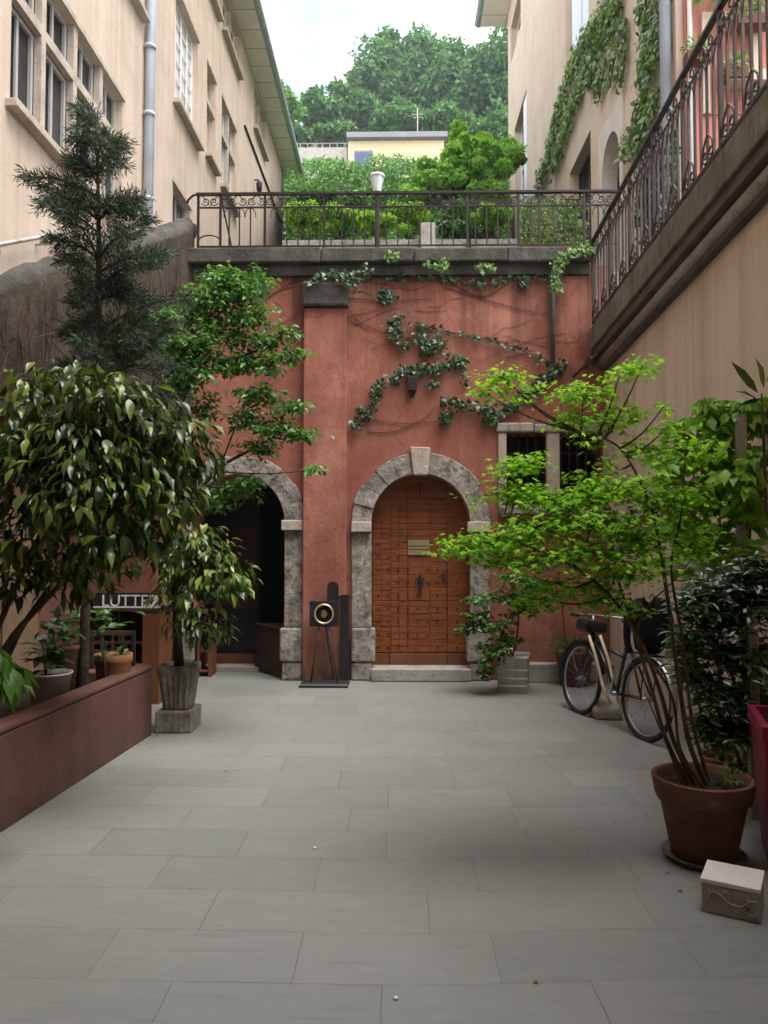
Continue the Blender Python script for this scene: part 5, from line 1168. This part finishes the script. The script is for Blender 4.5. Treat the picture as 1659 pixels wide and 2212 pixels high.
# ================================================================== RIGHT SIDE
# white square pot with shrub
c0 = at(1110,1492,8.42); wp_ = thing('potted_shrub', 'dark green glossy shrub in a square white concrete pot right of the wooden door', 'plant', (c0.x,8.45,.006))
M4 = [(0,0),(.152,0),(.168,.36),(.175,.365),(.175,.40),(.15,.40),(.148,.34)]
rot = R(14); sq4 = lambda a: sqr(a+rot, 14)
m = MB(); m.lathe((c0.x,8.45,.006), M4, 64, sq4)
for z in (.07,.15,.24): m.lathe((c0.x,8.45,.006), [(.152+z*.045+.001,z),(.152+z*.045+.006,z+.01),(.152+z*.045+.002,z+.02)], 64, sq4)
m.build('pot', M['whitepot'], wp_); m = MB(); m.disc((c0.x,8.45,.006), .15, .36, 40, sq4); m.build('soil', M['soil'], wp_)
bz = Vector((c0.x-.03,8.45,.36))
sprays(wp_, F['shrub'], T_OV, .07, [(1085,1290,8.3,65,30,200),(1040,1300,8.3,45,25,110),(1120,1250,8.3,60,25,150),(1060,1350,8.3,70,30,200),(1010,1360,8.3,35,25,80),(1130,1320,8.3,50,35,130),(1150,1265,8.3,40,25,90),(1065,1410,8.2,45,30,140),(1050,1450,8.2,25,25,60),(1090,1380,8.3,40,20,90),(1030,1330,8.2,30,20,60)],
 [([bz, at(1112,1400,8.45), at(1120,1330,8.4), at(1105,1270,8.35)],.012,.005),([bz+Vector((.03,0,0)), at(1100,1400,8.4), at(1080,1360,8.35), at(1050,1310,8.3)],.010,.004)], .012, M['bark2'], .6, .006, (0,-.3,1))
# terracotta tub with ferny plant
c0 = at(1240,1470,8.82); tp2 = thing('potted_plant', 'low feathery green plant in a plain terracotta pot behind the bicycle wheel', 'plant', (c0.x,8.8,.006))
m = MB(); m.lathe((c0.x,8.8,.006), [(0,0),(.15,0),(.205,.34),(.222,.345),(.225,.40),(.2,.40),(.195,.35)], 36); m.build('pot', M['terra'], tp2); m = MB(); m.disc((c0.x,8.8,.006), .197, .365, 30); m.build('soil', M['soil'], tp2)
n = 420; p, v = ball((c0.x-.02,8.78,.43), (.27,.2,.10), n, .5); leaves('foliage', F['shrub'], tp2, p, v+np.array((0,0,.3)), rvec(n)*.6+np.array((0,0,1)), rng.uniform(.04,.08,n), T_LONG)
m = MB(); m.tube([(c0.x-.08,8.8,.37),(c0.x-.13,8.8,.85),(c0.x-.16,8.8,1.25)], .006, 5)
for i in range(16): a = rnd.uniform(0,6.28); m.tube([(c0.x,8.8,.36),(c0.x+.2*math.cos(a),8.8+.15*math.sin(a),.46)], .003, 4)
m.build('stems', M['vine'], tp2)
a = at(1142,1434,8.95); b = at(1215,1470,8.95); m = MB(); m.box((a.x,8.93,.006),(b.x+.6,9.095,a.z)); ks = m.build('wall_plinth', M['greystone'], None, .008); tag(ks, 'long low grey stone kerb along the foot of the red wall under the barred window', 'kerb')

# bicycle
w1 = Vector((2.06,6.42,.335)); w2 = Vector((1.755,7.40,.335)); RW_ = .325
bi = thing('bicycle', 'dark city bicycle with pale striped fender leaning near the right wall', 'bicycle', (1.88,6.9,0))
fw = (w2-w1).normalized(); lean = Vector((fw.y,-fw.x,0))*.10; upv = (Vector((0,0,1))+lean).normalized(); sd = fw.cross(upv).normalized()
def bp(f, z, s=0): return w1+fw*f+upv*(z-.335)+sd*s
wb_ = (w2-w1).length
def wheel(c):
    m = MB(); m.tube([c+RW_*(math.cos(t)*fw+math.sin(t)*upv) for t in np.linspace(0,2*math.pi,41)], .021, 8, False); wo = m.build('wheel', M['rubber'], bi)
    m = MB(); m.tube([c+(RW_-.03)*(math.cos(t)*fw+math.sin(t)*upv) for t in np.linspace(0,2*math.pi,41)], .010, 6, False); m.build('rim', M['metal'], wo)
    m = MB()
    for k in range(20):
        t = 2*math.pi*k/20; m.tube([c+sd*(.025 if k % 2 else -.025), c+(RW_-.03)*(math.cos(t+.2)*fw+math.sin(t+.2)*upv)], .0016, 3, False)
    m.tube([c-sd*.05, c+sd*.05], .018, 8); m.build('spokes', M['metal'], wo)
wheel(w1); wheel(w2)
m = MB(); hd = bp(wb_-.13,.80); st_ = bp(.32,.78); bb = bp(.43,.30)
m.tube([w1+sd*.05, bb], .011, 6); m.tube([w1-sd*.05, bb], .011, 6); m.tube([w1+sd*.05, st_], .010, 6); m.tube([w1-sd*.05, st_], .010, 6); m.tube([bb, st_], .017, 8); m.tube([bb, hd], .019, 8); m.tube([bp(.34,.62), hd+Vector((0,0,-.08))], .017, 8); m.tube([hd-upv*.14, hd+upv*.05], .021, 8)
m.build('frame', M['gloss'], bi)
m = MB(); m.tube([hd-upv*.14, bp(wb_-.08,.62), w2+sd*.05], .012, 6); m.tube([bp(wb_-.08,.62), w2-sd*.05], .012, 6); m.build('fork', M['gloss'], bi)
m = MB(); hb_ = hd+upv*.14; m.tube([hd, hb_], .013, 6); m.tube([hb_+sd*.27-fw*.16, hb_+sd*.25, hb_+sd*.08+fw*.04, hb_-sd*.08+fw*.04, hb_-sd*.25, hb_-sd*.27-fw*.16], .012, 8); hbo = m.build('handlebar', M['metal'], bi)
for s in (1,-1): MB().tube([hb_+sd*.27*s-fw*.06, hb_+sd*.272*s-fw*.18], .017, 8).build('grip', M['rubber'], hbo)
m = MB(); s0 = bp(.28,.92); m.tube([st_, s0], .013, 6); m.build('seat_post', M['metal'], bi)
m = MB(); m.prism([s0-fw*.13+sd*.085, s0-fw*.13-sd*.085, s0-fw*.02-sd*.07, s0+fw*.14-sd*.02, s0+fw*.14+sd*.02, s0-fw*.02+sd*.07], upv*.05); m.build('saddle', M['gloss'], bi, .018)
# fenders with pale stripes on the front one
def fend(c, a0, a1, rr, w0, mat, name, par=None, off=0):
    m = MB(); ts = np.linspace(a0, a1, 18); vs = []
    for t in ts:
        e = c+rr*(math.cos(t)*fw+math.sin(t)*upv)
        vs += [e+sd*(w0+off), e+sd*(off-w0)]
    m.add(vs, [(2*i,2*i+1,2*i+3,2*i+2) for i in range(17)], True); o = m.build(name, mat, par if par else bi)
    s_ = o.modifiers.new('s','SOLIDIFY'); s_.thickness = .004; return o
fend(w1, R(20), R(190), RW_+.035, .032, M['metal'], 'fender')
ff = fend(w2, R(-10), R(165), RW_+.035, .036, M['black'], 'fender')
m = MB(); g0 = hd+sd*.03-upv*.02
for s in (-.03,.03):
    m.tube([at(1284+s*400,1372,7.0), at(1300+s*420,1420,6.95), at(1314+s*420,1480,6.9), at(1328+s*300,1522,6.85)], .013, 6)
m.build('pale_stripe_strut', plain('cream_stripe', (.70,.58,.42), .4), bi)
m = MB(); m.tube([bb-sd*.05, bb+sd*.05], .02, 8); m.tube([bb+sd*.06+(math.cos(t)*fw+math.sin(t)*upv)*.09 for t in np.linspace(0,2*math.pi,25)], .006, 5, False); m.bar(bb+sd*.07, bb+sd*.07-upv*.16+fw*.05, .016); m.bar(bb-sd*.07, bb-sd*.07+upv*.16-fw*.05, .016); m.build('crank', M['metal'], bi)
m = MB(); m.bar(bp(-.12,.70,.06), bp(.25,.70,.06), .012); m.bar(bp(-.12,.70,-.06), bp(.25,.70,-.06), .012); m.bar(bp(-.12,.70,.06), bp(-.12,.70,-.06), .012); m.bar(bp(0,.36,.06), bp(-.02,.70,.06), .010); m.bar(bp(0,.36,-.06), bp(-.02,.70,-.06), .010); m.build('rack', M['black'], bi)
m = MB(); q = bp(-.10,.58); m.lathe(q, [(0,-.02),(.022,-.018),(.026,0),(.022,.018),(0,.02)], 12); m.build('tail_light', plain('red_plastic', (.45,.02,.03), .3), bi)
m = MB(); q = hd+fw*.02+upv*.10; m.prism([q+sd*.12-fw*.10, q+sd*.12+fw*.10, q-sd*.12+fw*.10, q-sd*.12-fw*.10], upv*-.12); m.build('front_bag', M['gloss'], bi, .035)
# black garment hung over the rear of the bicycle
cj = at(1398,1350,6.55); jk = thing('black_jacket', 'black long-sleeved jacket hung upright over the saddle and rack of the bicycle', 'jacket', cj)
def jpt(x, y, d=0): return at(x, y, 6.55+d)
outl = [(1358,1300),(1368,1292),(1388,1286),(1392,1298),(1402,1303),(1412,1299),(1416,1286),(1436,1290),(1446,1300),(1444,1340),(1441,1385),(1436,1420),(1372,1420),(1366,1385),(1364,1340)]
m = MB(); fr_ = [jpt(x,y,-.05) for x,y in outl]; bkp = [jpt(x,y,.07) for x,y in outl]
cen_f = jpt(1402,1355,-.10); nO = len(outl)
m.add(fr_+bkp+[cen_f, jpt(1402,1355,.1)], [(i,(i+1)%nO,2*nO) for i in range(nO)]+[(nO+(i+1)%nO,nO+i,2*nO+1) for i in range(nO)]+[(i,nO+i,nO+(i+1)%nO,(i+1)%nO) for i in range(nO)], True)
jb = m.build('body', M['cloth'], jk); sm_ = jb.modifiers.new('s','SUBSURF'); sm_.levels = 1; sm_.render_levels = 1
for pts in ([(1366,1304),(1356,1340),(1354,1380),(1360,1410)],[(1438,1306),(1448,1345),(1448,1385),(1442,1412)]):
    MB().tube(smooth_path([jpt(x,y,.0) for x,y in pts],4), taper(13,.036,.026), 8).build('sleeve', M['cloth'], jk)
m = MB(); m.tube([jpt(1390,1291,0),jpt(1394,1300,-.05),jpt(1402,1305,-.06),jpt(1411,1300,-.05),jpt(1415,1290,0)], .012, 6); m.build('collar', M['cloth'], jk)
q0 = jpt(1404,1325,-.108); m = MB(); m.box((q0.x,q0.y,q0.z-.004),(q0.x+.085,q0.y+.004,q0.z+.004)); m.build('pale_stripe', M['metal'], jk)
# rough stone block by the bicycle
c0 = atz(1300,1545,0); stn = thing('rough_stone', 'rough grey stone block lying on the paving against the bicycle', 'stone', (c0.x+.01,7.22,0))
m = MB(); bx_, by_ = stn.location.x, stn.location.y
lo8 = [(-.11,-.11,.004),(.10,-.13,.004),(.15,.03,.004),(.04,.14,.004),(-.13,.08,.004)]; mi = [(-.14,-.12,.09),(.12,-.15,.10),(.17,.04,.09),(.04,.16,.1),(-.15,.1,.09)]; hi8 = [(-.12,-.08,.18),(.07,-.10,.17),(.12,.04,.20),(.02,.11,.21),(-.08,.08,.17)]
V_ = [(bx_+x,by_+y,z) for x,y,z in lo8+mi+hi8]
m.add(V_, [(4,3,2,1,0),(10,11,12,13,14)]+[(i,(i+1)%5,5+(i+1)%5,5+i) for i in range(5)]+[(5+i,5+(i+1)%5,10+(i+1)%5,10+i) for i in range(5)]); m.build('block', M['greystone'], stn, .02)

# big terracotta pot with maple
PX_, PY_ = 1.585, 4.06
sau = MB(); sau.lathe((PX_,PY_,.005), [(0,0),(.17,0),(.205,.03),(.21,.035),(.2,.035),(.17,.012),(0,.012)], 40); so_ = sau.build('saucer', M['concpot']); tag(so_, 'round grey saucer under the large terracotta maple pot', 'saucer')
mpl = thing('potted_maple', 'bright green multi-stemmed maple in a large chipped terracotta pot', 'tree', (PX_,PY_,.018))
m = MB(); z0 = .019; m.lathe((PX_,PY_,z0), [(0,0),(.15,0),(.158,.008),(.215,.30),(.228,.302),(.236,.31),(.252,.40),(.252,.405),(.243,.41),(.225,.405),(.215,.33)], 48)
for i, v in enumerate(m.v):
    if abs(v[2]-z0-.302) < .012:
        a = math.atan2(v[1]-PY_, v[0]-PX_); m.v[i] = (v[0],v[1],v[2]+.010*math.sin(5*a+1)+.006*math.sin(13*a))
m.build('pot', M['terra'], mpl)
m = MB(); m.disc((PX_,PY_,z0), .22, .36, 40); m.build('soil', M['soil'], mpl)
for i in range(30):
    pass
Ym = 4.05
def SM(*a): return [at(x,y,Ym+d) for x,y,d in a]
b_ = lambda dx, dy=0: Vector((PX_+dx,PY_+dy,.36))
stems = [([b_(.03)]+SM((1488,1600,0),(1462,1440,.0),(1436,1250,.05),(1412,1120,.1),(1378,1030,.1),(1330,960,.15),(1255,935,.2)),.019,.005),
 ([b_(-.06)]+SM((1440,1600,.02),(1405,1480,.05),(1362,1340,.1),(1335,1250,.15),(1320,1170,.2),(1290,1090,.2)),.016,.005),
 ([b_(-.03)]+SM((1455,1600,0),(1428,1500,-.05),(1385,1390,-.08),(1320,1290,-.1),(1240,1225,-.1),(1140,1180,-.1),(1050,1160,-.05)),.017,.004),
 ([b_(.05,.03)]+SM((1494,1550,.05),(1478,1400,.1),(1450,1230,.1),(1470,1120,.15),(1478,1020,.2)),.014,.005),
 ([b_(.0,-.05)]+SM((1470,1620,-.05),(1450,1500,-.08),(1380,1380,-.1),(1400,1310,-.1),(1450,1260,-.1),(1500,1200,-.1)),.011,.004),
 ([b_(-.09,.02)]+SM((1420,1560,.1),(1395,1500,.1)),.008,.003)]
specs = [(1085,815,4.3,60,38,75),(1120,850,4.3,35,18,28),(1045,850,4.3,35,14,22),(1260,845,4.3,90,30,105),(1340,805,4.3,70,16,48),(1390,785,4.3,22,10,14),(1235,905,4.3,75,18,70),(1300,918,4.3,65,18,50),(1265,955,4.25,50,12,22),(1340,885,4.3,45,22,45),
 (1125,1010,4.2,66,32,95),(1100,1065,4.2,90,32,120),(1255,1035,4.25,40,18,24),(1200,1080,4.1,120,38,190),(1330,1060,4.1,100,45,170),(1050,1170,4.0,95,30,130),(1000,1185,3.95,50,22,60),(1150,1145,4.05,120,42,190),(1280,1130,4.0,140,45,220),(1240,1200,4.0,180,48,230),(1110,1215,3.95,80,25,100),(1380,1170,4.1,90,60,170),(1330,1240,4.0,120,40,120),(1200,1260,4.0,100,30,80),(1170,1295,4.0,90,24,40),(1285,1290,4.0,80,26,45),(1340,1310,4.0,60,25,30),
 (1430,1090,4.2,60,60,120),(1433,880,4.2,14,16,12),(1435,930,4.2,34,14,26),(1480,975,4.3,70,40,110),(1380,975,4.3,50,25,50),(1470,1070,4.2,70,45,120),(1315,1000,4.2,25,40,20),(1500,1170,4.2,50,50,80)]
sprays(mpl, F['maple'], T_MAPLE, .047, specs, [(p_,a_*.8,b_*.7) for p_,a_,b_ in stems], .02, M['bark2'], .45, .005, (0,-.12,1), .5, 3.0, .05)
p, v = ball((PX_+.14,PY_-.02,.43), (.07,.07,.05), 40, .5); leaves('seedlings', F['shrub'], mpl, p, v+np.array((0,0,.2)), rvec(40)*.4+np.array((0,0,1)), rng.uniform(.03,.06,40), T_OV)

# orange jar pot
oj = thing('orange_jar', 'orange earthenware jar with a cut green stalk behind the maple pot', 'plant pot', (2.12,5.02,.006))
m = MB(); m.lathe((2.12,5.02,.006), [(0,0),(.10,0),(.115,.01),(.165,.10),(.172,.17),(.155,.22),(.15,.235),(.175,.25),(.18,.258),(.17,.265),(.145,.258),(.135,.22)], 40); m.build('jar', M['terra2'], oj)
m = MB(); m.disc((2.12,5.02,.006), .14, .225, 30); m.build('soil', M['soil'], oj)
a = at(1560,1640,5.0); m = MB(); m.tube([(a.x,5.0,.22),at(1556,1580,5.0),at(1550,1555,5.0)], [.016,.014,.012], 8); m.tube([at(1556,1580,5.0),at(1542,1560,5.0)], .008, 6); m.build('stalk', plain('green_stalk', (.12,.15,.06), .6), oj)
P_ = [at(x,y,4.95) for x,y in ((1535,1655),(1605,1640),(1590,1660),(1540,1650),(1610,1665))]
leaves('foliage', F['young'], oj, np.array(P_), rvec(5), rvec(5)*.3+np.array((0,-.5,1)), np.array([.09,.08,.06,.07,.07]), T_MAPLE)
# crimson tall planter
cp_ = thing('tall_planter', 'tall tapered crimson square planter at the right edge', 'planter', (2.06,4.05,.006))
m = MB()
TB = [(1.85,3.90),(2.22,3.78),(2.35,4.15),(1.98,4.27)]; TT = [(1.80,3.83),(2.31,3.67),(2.47,4.18),(1.96,4.34)]
def ringq(f, g, z):
    pts = [(a+(c_-a)*f, b+(d_-b)*f) for (a,b),(c_,d_) in zip(TB,TT)]; mx_ = sum(p[0] for p in pts)/4; my_ = sum(p[1] for p in pts)/4
    return [(mx_+(x-mx_)*g, my_+(y-my_)*g, z) for x,y in pts]
R_ = [ringq(0,1,.006), ringq(.96,1,.66), ringq(.96,1.05,.664), ringq(1,1.04,.735), ringq(1,.90,.735), ringq(.96,.88,.66)]
m.add([p for q_ in R_ for p in q_], [(3,2,1,0),(20,21,22,23)]+[(4*i+k,4*i+(k+1)%4,4*i+4+(k+1)%4,4*i+4+k) for i in range(5) for k in range(4)])
m.build('pot', M['crimson'], cp_, .006)
m = MB(); m.quad(*ringq(.98,.9,.69)); m.build('soil', M['soil'], cp_)

n = 150; p, v = ball((2.12,4.03,.86), (.2,.2,.2), n, .5)
leaves('foliage', F['oleander'], cp_, p, v+np.array((0,0,.35)), rvec(n)*.6+np.array((0,-.3,.8)), rng.uniform(.07,.14,n), T_LONG)
m = MB()
for i in range(9):
    a = rnd.uniform(0,6.28); m.tube([(2.13+.05*math.cos(a),4.03+.05*math.sin(a),.68),(2.12+.1*math.cos(a),4.03+.1*math.sin(a),.85),(2.12+.16*math.cos(a),4.03+.16*math.sin(a),1.0)], .005, 5)
m.build('stems', M['bark2'], cp_)
# pale carved stone box
A = Vector((1.35,3.49,.005)); B = Vector((1.555,3.375,.005)); u = (B-A).normalized(); L = (B-A).length*1.0; vdir = Vector((-u.y,u.x,0))
if vdir.y < 0: vdir = -vdir
sb_ = thing('stone_box', 'pale rectangular stone box with carved relief front on the paving at the right edge', 'stone block', A)
cc = A+u*L/2+vdir*.11+Vector((0,0,.062)); m = MB(); m.obox(cc, u*L/2, vdir*.11, Vector((0,0,.062))); m.build('block', M['greystone'], sb_, .006)
m = MB(); m.obox(A+u*L/2+vdir*.11+Vector((0,0,.136)), u*(L/2+.004), vdir*.114, Vector((0,0,.0105))); m.build('lid', plain('pale_slab', (.68,.64,.60), .85, 0, .2, .08), sb_, .004)
m = MB(); nf_ = -vdir
def fpt(s, z, d=.0): return A+u*(L*s)+nf_*d+Vector((0,0,z))
m.tube(smooth_path([fpt(s,z,.003) for s,z in ((.08,.05),(.2,.095),(.35,.085),(.48,.06),(.62,.055),(.72,.06),(.82,.085),(.95,.09))],5), .0045, 6); m.tube(smooth_path([fpt(s,z,.003) for s,z in ((.72,.06),(.78,.035),(.9,.03),(.97,.05),(.95,.09))],5), .004, 6)
for s0_, s1_ in ((.2,.12),(.32,.42),(.5,.45),(.6,.68),(.28,.2),(.85,.8)): m.tube([fpt(s0_,.07,.003), fpt(s1_,.11,.003)], .003, 5)
m.build('carved_relief', M['greystone'], sb_)

# climber on trellis at the right wall
tl = thing('trellis', 'weathered grey wooden trellis posts among the green climber at the right', 'trellis', (2.3,4.95,0))
for (x, y0_, y1_, Y) in ((1603,895,1480,4.95),(1628,1335,1500,4.6)):
    a = at(x,y0_,Y); MB().box((a.x-.028,Y,.005),(a.x+.028,Y+.05,a.z)).build('post', M['greywood'], tl)
a = at(1603,1000,4.97); MB().box((a.x-.5,5.0,1.45),(a.x+.35,5.03,1.49)).build('rail', M['greywood'], tl); MB().box((a.x-.5,5.0,.9),(a.x+.35,5.03,.94)).build('rail', M['greywood'], tl)
cb = thing('climber', 'dense bright green climbing plant over the trellis at the right wall', 'climber', (2.2,5.1,0))
Yq = 5.15
sprays(cb, F['hedge'], T_OV, .11, [(1590,900,Yq,55,30,110),(1540,920,Yq,60,35,130),(1640,900,Yq,45,40,90),(1500,980,Yq,60,40,110),(1560,990,Yq,70,50,190),(1640,980,Yq-.1,50,50,120),(1510,1060,Yq,60,45,140),(1570,1080,Yq,70,50,180),(1480,1130,Yq,50,45,110),(1540,1150,Yq,70,50,160),(1610,1090,Yq-.2,40,60,90),(1530,1220,Yq,70,45,130),(1600,1200,Yq-.2,50,40,90),(1470,1220,Yq,45,40,80),(1580,1260,Yq-.2,60,25,70),(1450,1010,Yq,45,45,110),(1520,870,Yq,35,14,40),(1620,870,Yq-.1,50,25,80),(1480,930,Yq,50,30,80),(1600,1020,Yq-.3,50,50,90)],
 [([(2.15,5.2,.0),(2.15,5.2,.6),at(1560,1250,5.2),at(1555,1100,5.2),at(1570,950,5.2)],.016,.006),([(2.3,5.2,.0),(2.3,5.2,.7),at(1620,1150,5.15),at(1610,950,5.15)],.014,.006),([(2.1,5.2,.0),(2.0,5.2,.7),at(1490,1200,5.2),at(1500,1000,5.2)],.012,.005)], .015, M['bark2'], .8, .006, (-.3,-.8,.8), .9)
c0 = at(1590,1265,4.9); P_ = [c0+Vector((rnd.gauss(0,.09),rnd.gauss(0,.05),rnd.gauss(0,.05))) for i in range(9)]
leaves('broad_leaves', F['young'], cb, np.array(P_), rvec(9)*np.array((1,.4,.6))+np.array((0,-.2,.2)), rvec(9)*.3+np.array((-.2,-.9,.6)), rng.uniform(.16,.26,9), T_OV)
ol = thing('oleander', 'dark fine-leaved shrub dotted with pale painted leaf glints behind the crimson planter', 'shrub', (2.25,4.75,0))
Yo = 4.7
sprays(ol, F['oleander'], T_LONG, .085, [(1540,1270,Yo,60,35,200),(1610,1250,Yo,55,40,220),(1500,1310,Yo,45,40,180),(1570,1330,Yo,70,45,300),(1640,1310,Yo,45,60,220),(1520,1390,Yo,50,45,220),(1590,1420,Yo,65,50,300),(1500,1460,Yo,35,45,160),(1560,1500,Yo,60,45,260),(1640,1430,Yo,40,60,190),(1620,1520,Yo,50,45,200),(1530,1560,Yo,45,35,150),(1590,1580,Yo,45,35,150),(1640,1220,Yo-.1,30,25,80),(1480,1380,Yo,30,60,110),(1640,1520,Yo+.2,40,60,120),(1550,1600,Yo,50,30,90)],
 [([(2.2,4.75,.0),(2.15,4.75,.5),at(1560,1400,Yo),at(1550,1270,Yo)],.014,.005),([(2.25,4.75,.0),(2.3,4.75,.5),at(1620,1400,Yo),at(1620,1250,Yo)],.014,.005),([(2.15,4.75,.0),(2.05,4.75,.4),at(1510,1450,Yo),at(1495,1330,Yo)],.012,.005)], .014, M['bark'], .9, .005, (0,-.3,1), .2, 2.6, .04)
n = 90; Pn = []
for i in range(n):
    x, y_ = (rnd.gauss(1570,60), rnd.gauss(1270,38)) if i < 64 else (rnd.uniform(1480,1655), rnd.uniform(1300,1560)); Pn.append(at(x, y_, Yo-.16+rnd.uniform(-.12,.12)))
leaves('painted_glint', F['glint'], ol, np.array(Pn), rvec(n)+np.array((.2,0,.5)), rvec(n)*.6+np.array((0,-.6,.6)), rng.uniform(.025,.05,n), T_OV)  # glints on the leaves put in as small pale flakes
# leathery sprig hanging in at the right edge
sgp = thing('leathery_sprig', 'long-leaved leathery plant sprigs reaching in from the right edge above the climber', 'plant', (2.42,4.7,0))
P_ = [at(x,y,4.75) for x,y in ((1638,850),(1645,870),(1650,840),(1655,880),(1648,860),(1655,825),(1655,1060),(1652,1045))]; tg = [at(x,y,4.72) for x,y in ((1590,790),(1600,842),(1640,780),(1690,850),(1600,875),(1680,790),(1640,1015),(1700,1020))]
leaves('foliage', F['glossy'], sgp, np.array(P_), np.array([b-a for a,b in zip(P_,tg)]), rvec(8)*.4+np.array((-.3,-.8,.6)), np.array([(b-a).length*1.15 for a,b in zip(P_,tg)]), T_LONG)
m = MB(); m.tube([(2.42,4.75,.0),(2.45,4.75,1.2),at(1655,1100,4.75),at(1650,960,4.75),at(1645,850,4.75)], [.014,.012,.01,.008,.005], 6); m.build('stems', M['bark2'], sgp)
# flower boxes of the red house
GB = 'plants on the red house front'
for (x, y_, lab, rr_) in ((1508,112,'small flower box with green plant left on the red house front',.2),(1590,150,'green potted plant on the ledge of the red house',.16),(1625,35,'leafy plant high on the red house front at the right edge',.26)):
    c0 = at(x,y_,9.7); fb = thing('flower_box', lab, 'plant', c0, GB)
    MB().box((c0.x-rr_*.8,9.62,c0.z-.14),(c0.x+rr_*.8,9.80,c0.z-.02)).build('box', M['terra'], fb)
    n = 160; p, v = ball((c0.x,9.7,c0.z+.06), (rr_,.12,.12), n, .5); leaves('foliage', F['ivy2'], fb, p, v+rvec(n)*.5, rvec(n)*.5+np.array((0,-.5,.8)), rng.uniform(.05,.09,n), T_OV)
c0 = at(1520,-5,9.7); fb = thing('hanging_greenery', 'green creeper fringe hanging over the top of the red house front', 'vine', c0)
n = 420; xx = rng.uniform(3.85,6.2,n); pp = np.stack([xx, 9.75+rng.normal(0,.05,n), c0.z+.12+rng.normal(0,.09,n)],1); leaves('foliage', F['ivy2'], fb, pp, rvec(n)+np.array((0,0,-.6)), rvec(n)*.5+np.array((0,-.8,.4)), rng.uniform(.06,.1,n), T_IVY)
MB().tube([(3.85,9.8,c0.z+.16),(5,9.8,c0.z+.2),(6.2,9.8,c0.z+.14)], .012, 6).build('stems', M['vine'], fb)
# light litter on the paving
for (x, y_, lab) in ((855,2161,'small white pebble on the paving near the bottom edge'),(680,1835,'small white pebble on the paving in the middle of the court')):
    c0 = atz(x,y_,.0); m = MB(); m.lathe((c0.x,c0.y,.005), [(0,0),(.009,.001),(.010,.005),(.006,.009),(0,.010)], 10); pb_ = m.build('pebble', M['white']); tag(pb_, lab, 'pebble', 'pebbles on the paving')
# air between the court and the hill
hz_m = bpy.data.materials.new('haze'); hz_m.use_nodes = True; hnt = hz_m.node_tree; hnt.nodes.remove(hnt.nodes['Principled BSDF'])
pvn = hnt.nodes.new('ShaderNodeVolumePrincipled'); pvn.inputs['Color'].default_value = (.86,.93,1,1); pvn.inputs['Density'].default_value = .0009; pvn.inputs['Anisotropy'].default_value = .2
hnt.links.new(pvn.outputs[0], hnt.nodes['Material Output'].inputs['Volume'])
m = MB(); m.box((-70,-45,-1.0),(70,155,80)); hz = m.build('haze', hz_m); hz['kind'] = 'stuff'
sc.cycles.volume_bounces = 0

# small litter blown along the foot of the walls and pots
Pn = []
for i in range(70):
    if i < 30: t = rnd.random(); b0_ = pwA+(pwB-pwA)*t; Pn.append((b0_.x+abs(rnd.gauss(0,.05))+.01, b0_.y, .009))
    elif i < 45: Pn.append((rnd.uniform(-1.3,1.9), D-.2-abs(rnd.gauss(0,.12)), .009))
    elif i < 60: Pn.append((rnd.gauss(1.45,.25), rnd.gauss(4.1,.4), .009))
    else: Pn.append((rnd.uniform(-1.8,1.6), rnd.uniform(2.8,8), .009))
nl = len(Pn); fl_ = foliage('dry_leaf', [(.10,.06,.025),(.17,.12,.05),(.12,.16,.04)], .8, .1, .2)
lo_ = leaves('leaf_litter', fl_, None, np.array(Pn), rvec(nl)*np.array((1,1,.1)), rvec(nl)*.25+np.array((0,0,1)), rng.uniform(.012,.032,nl), T_OV); tag(lo_, kind='stuff')
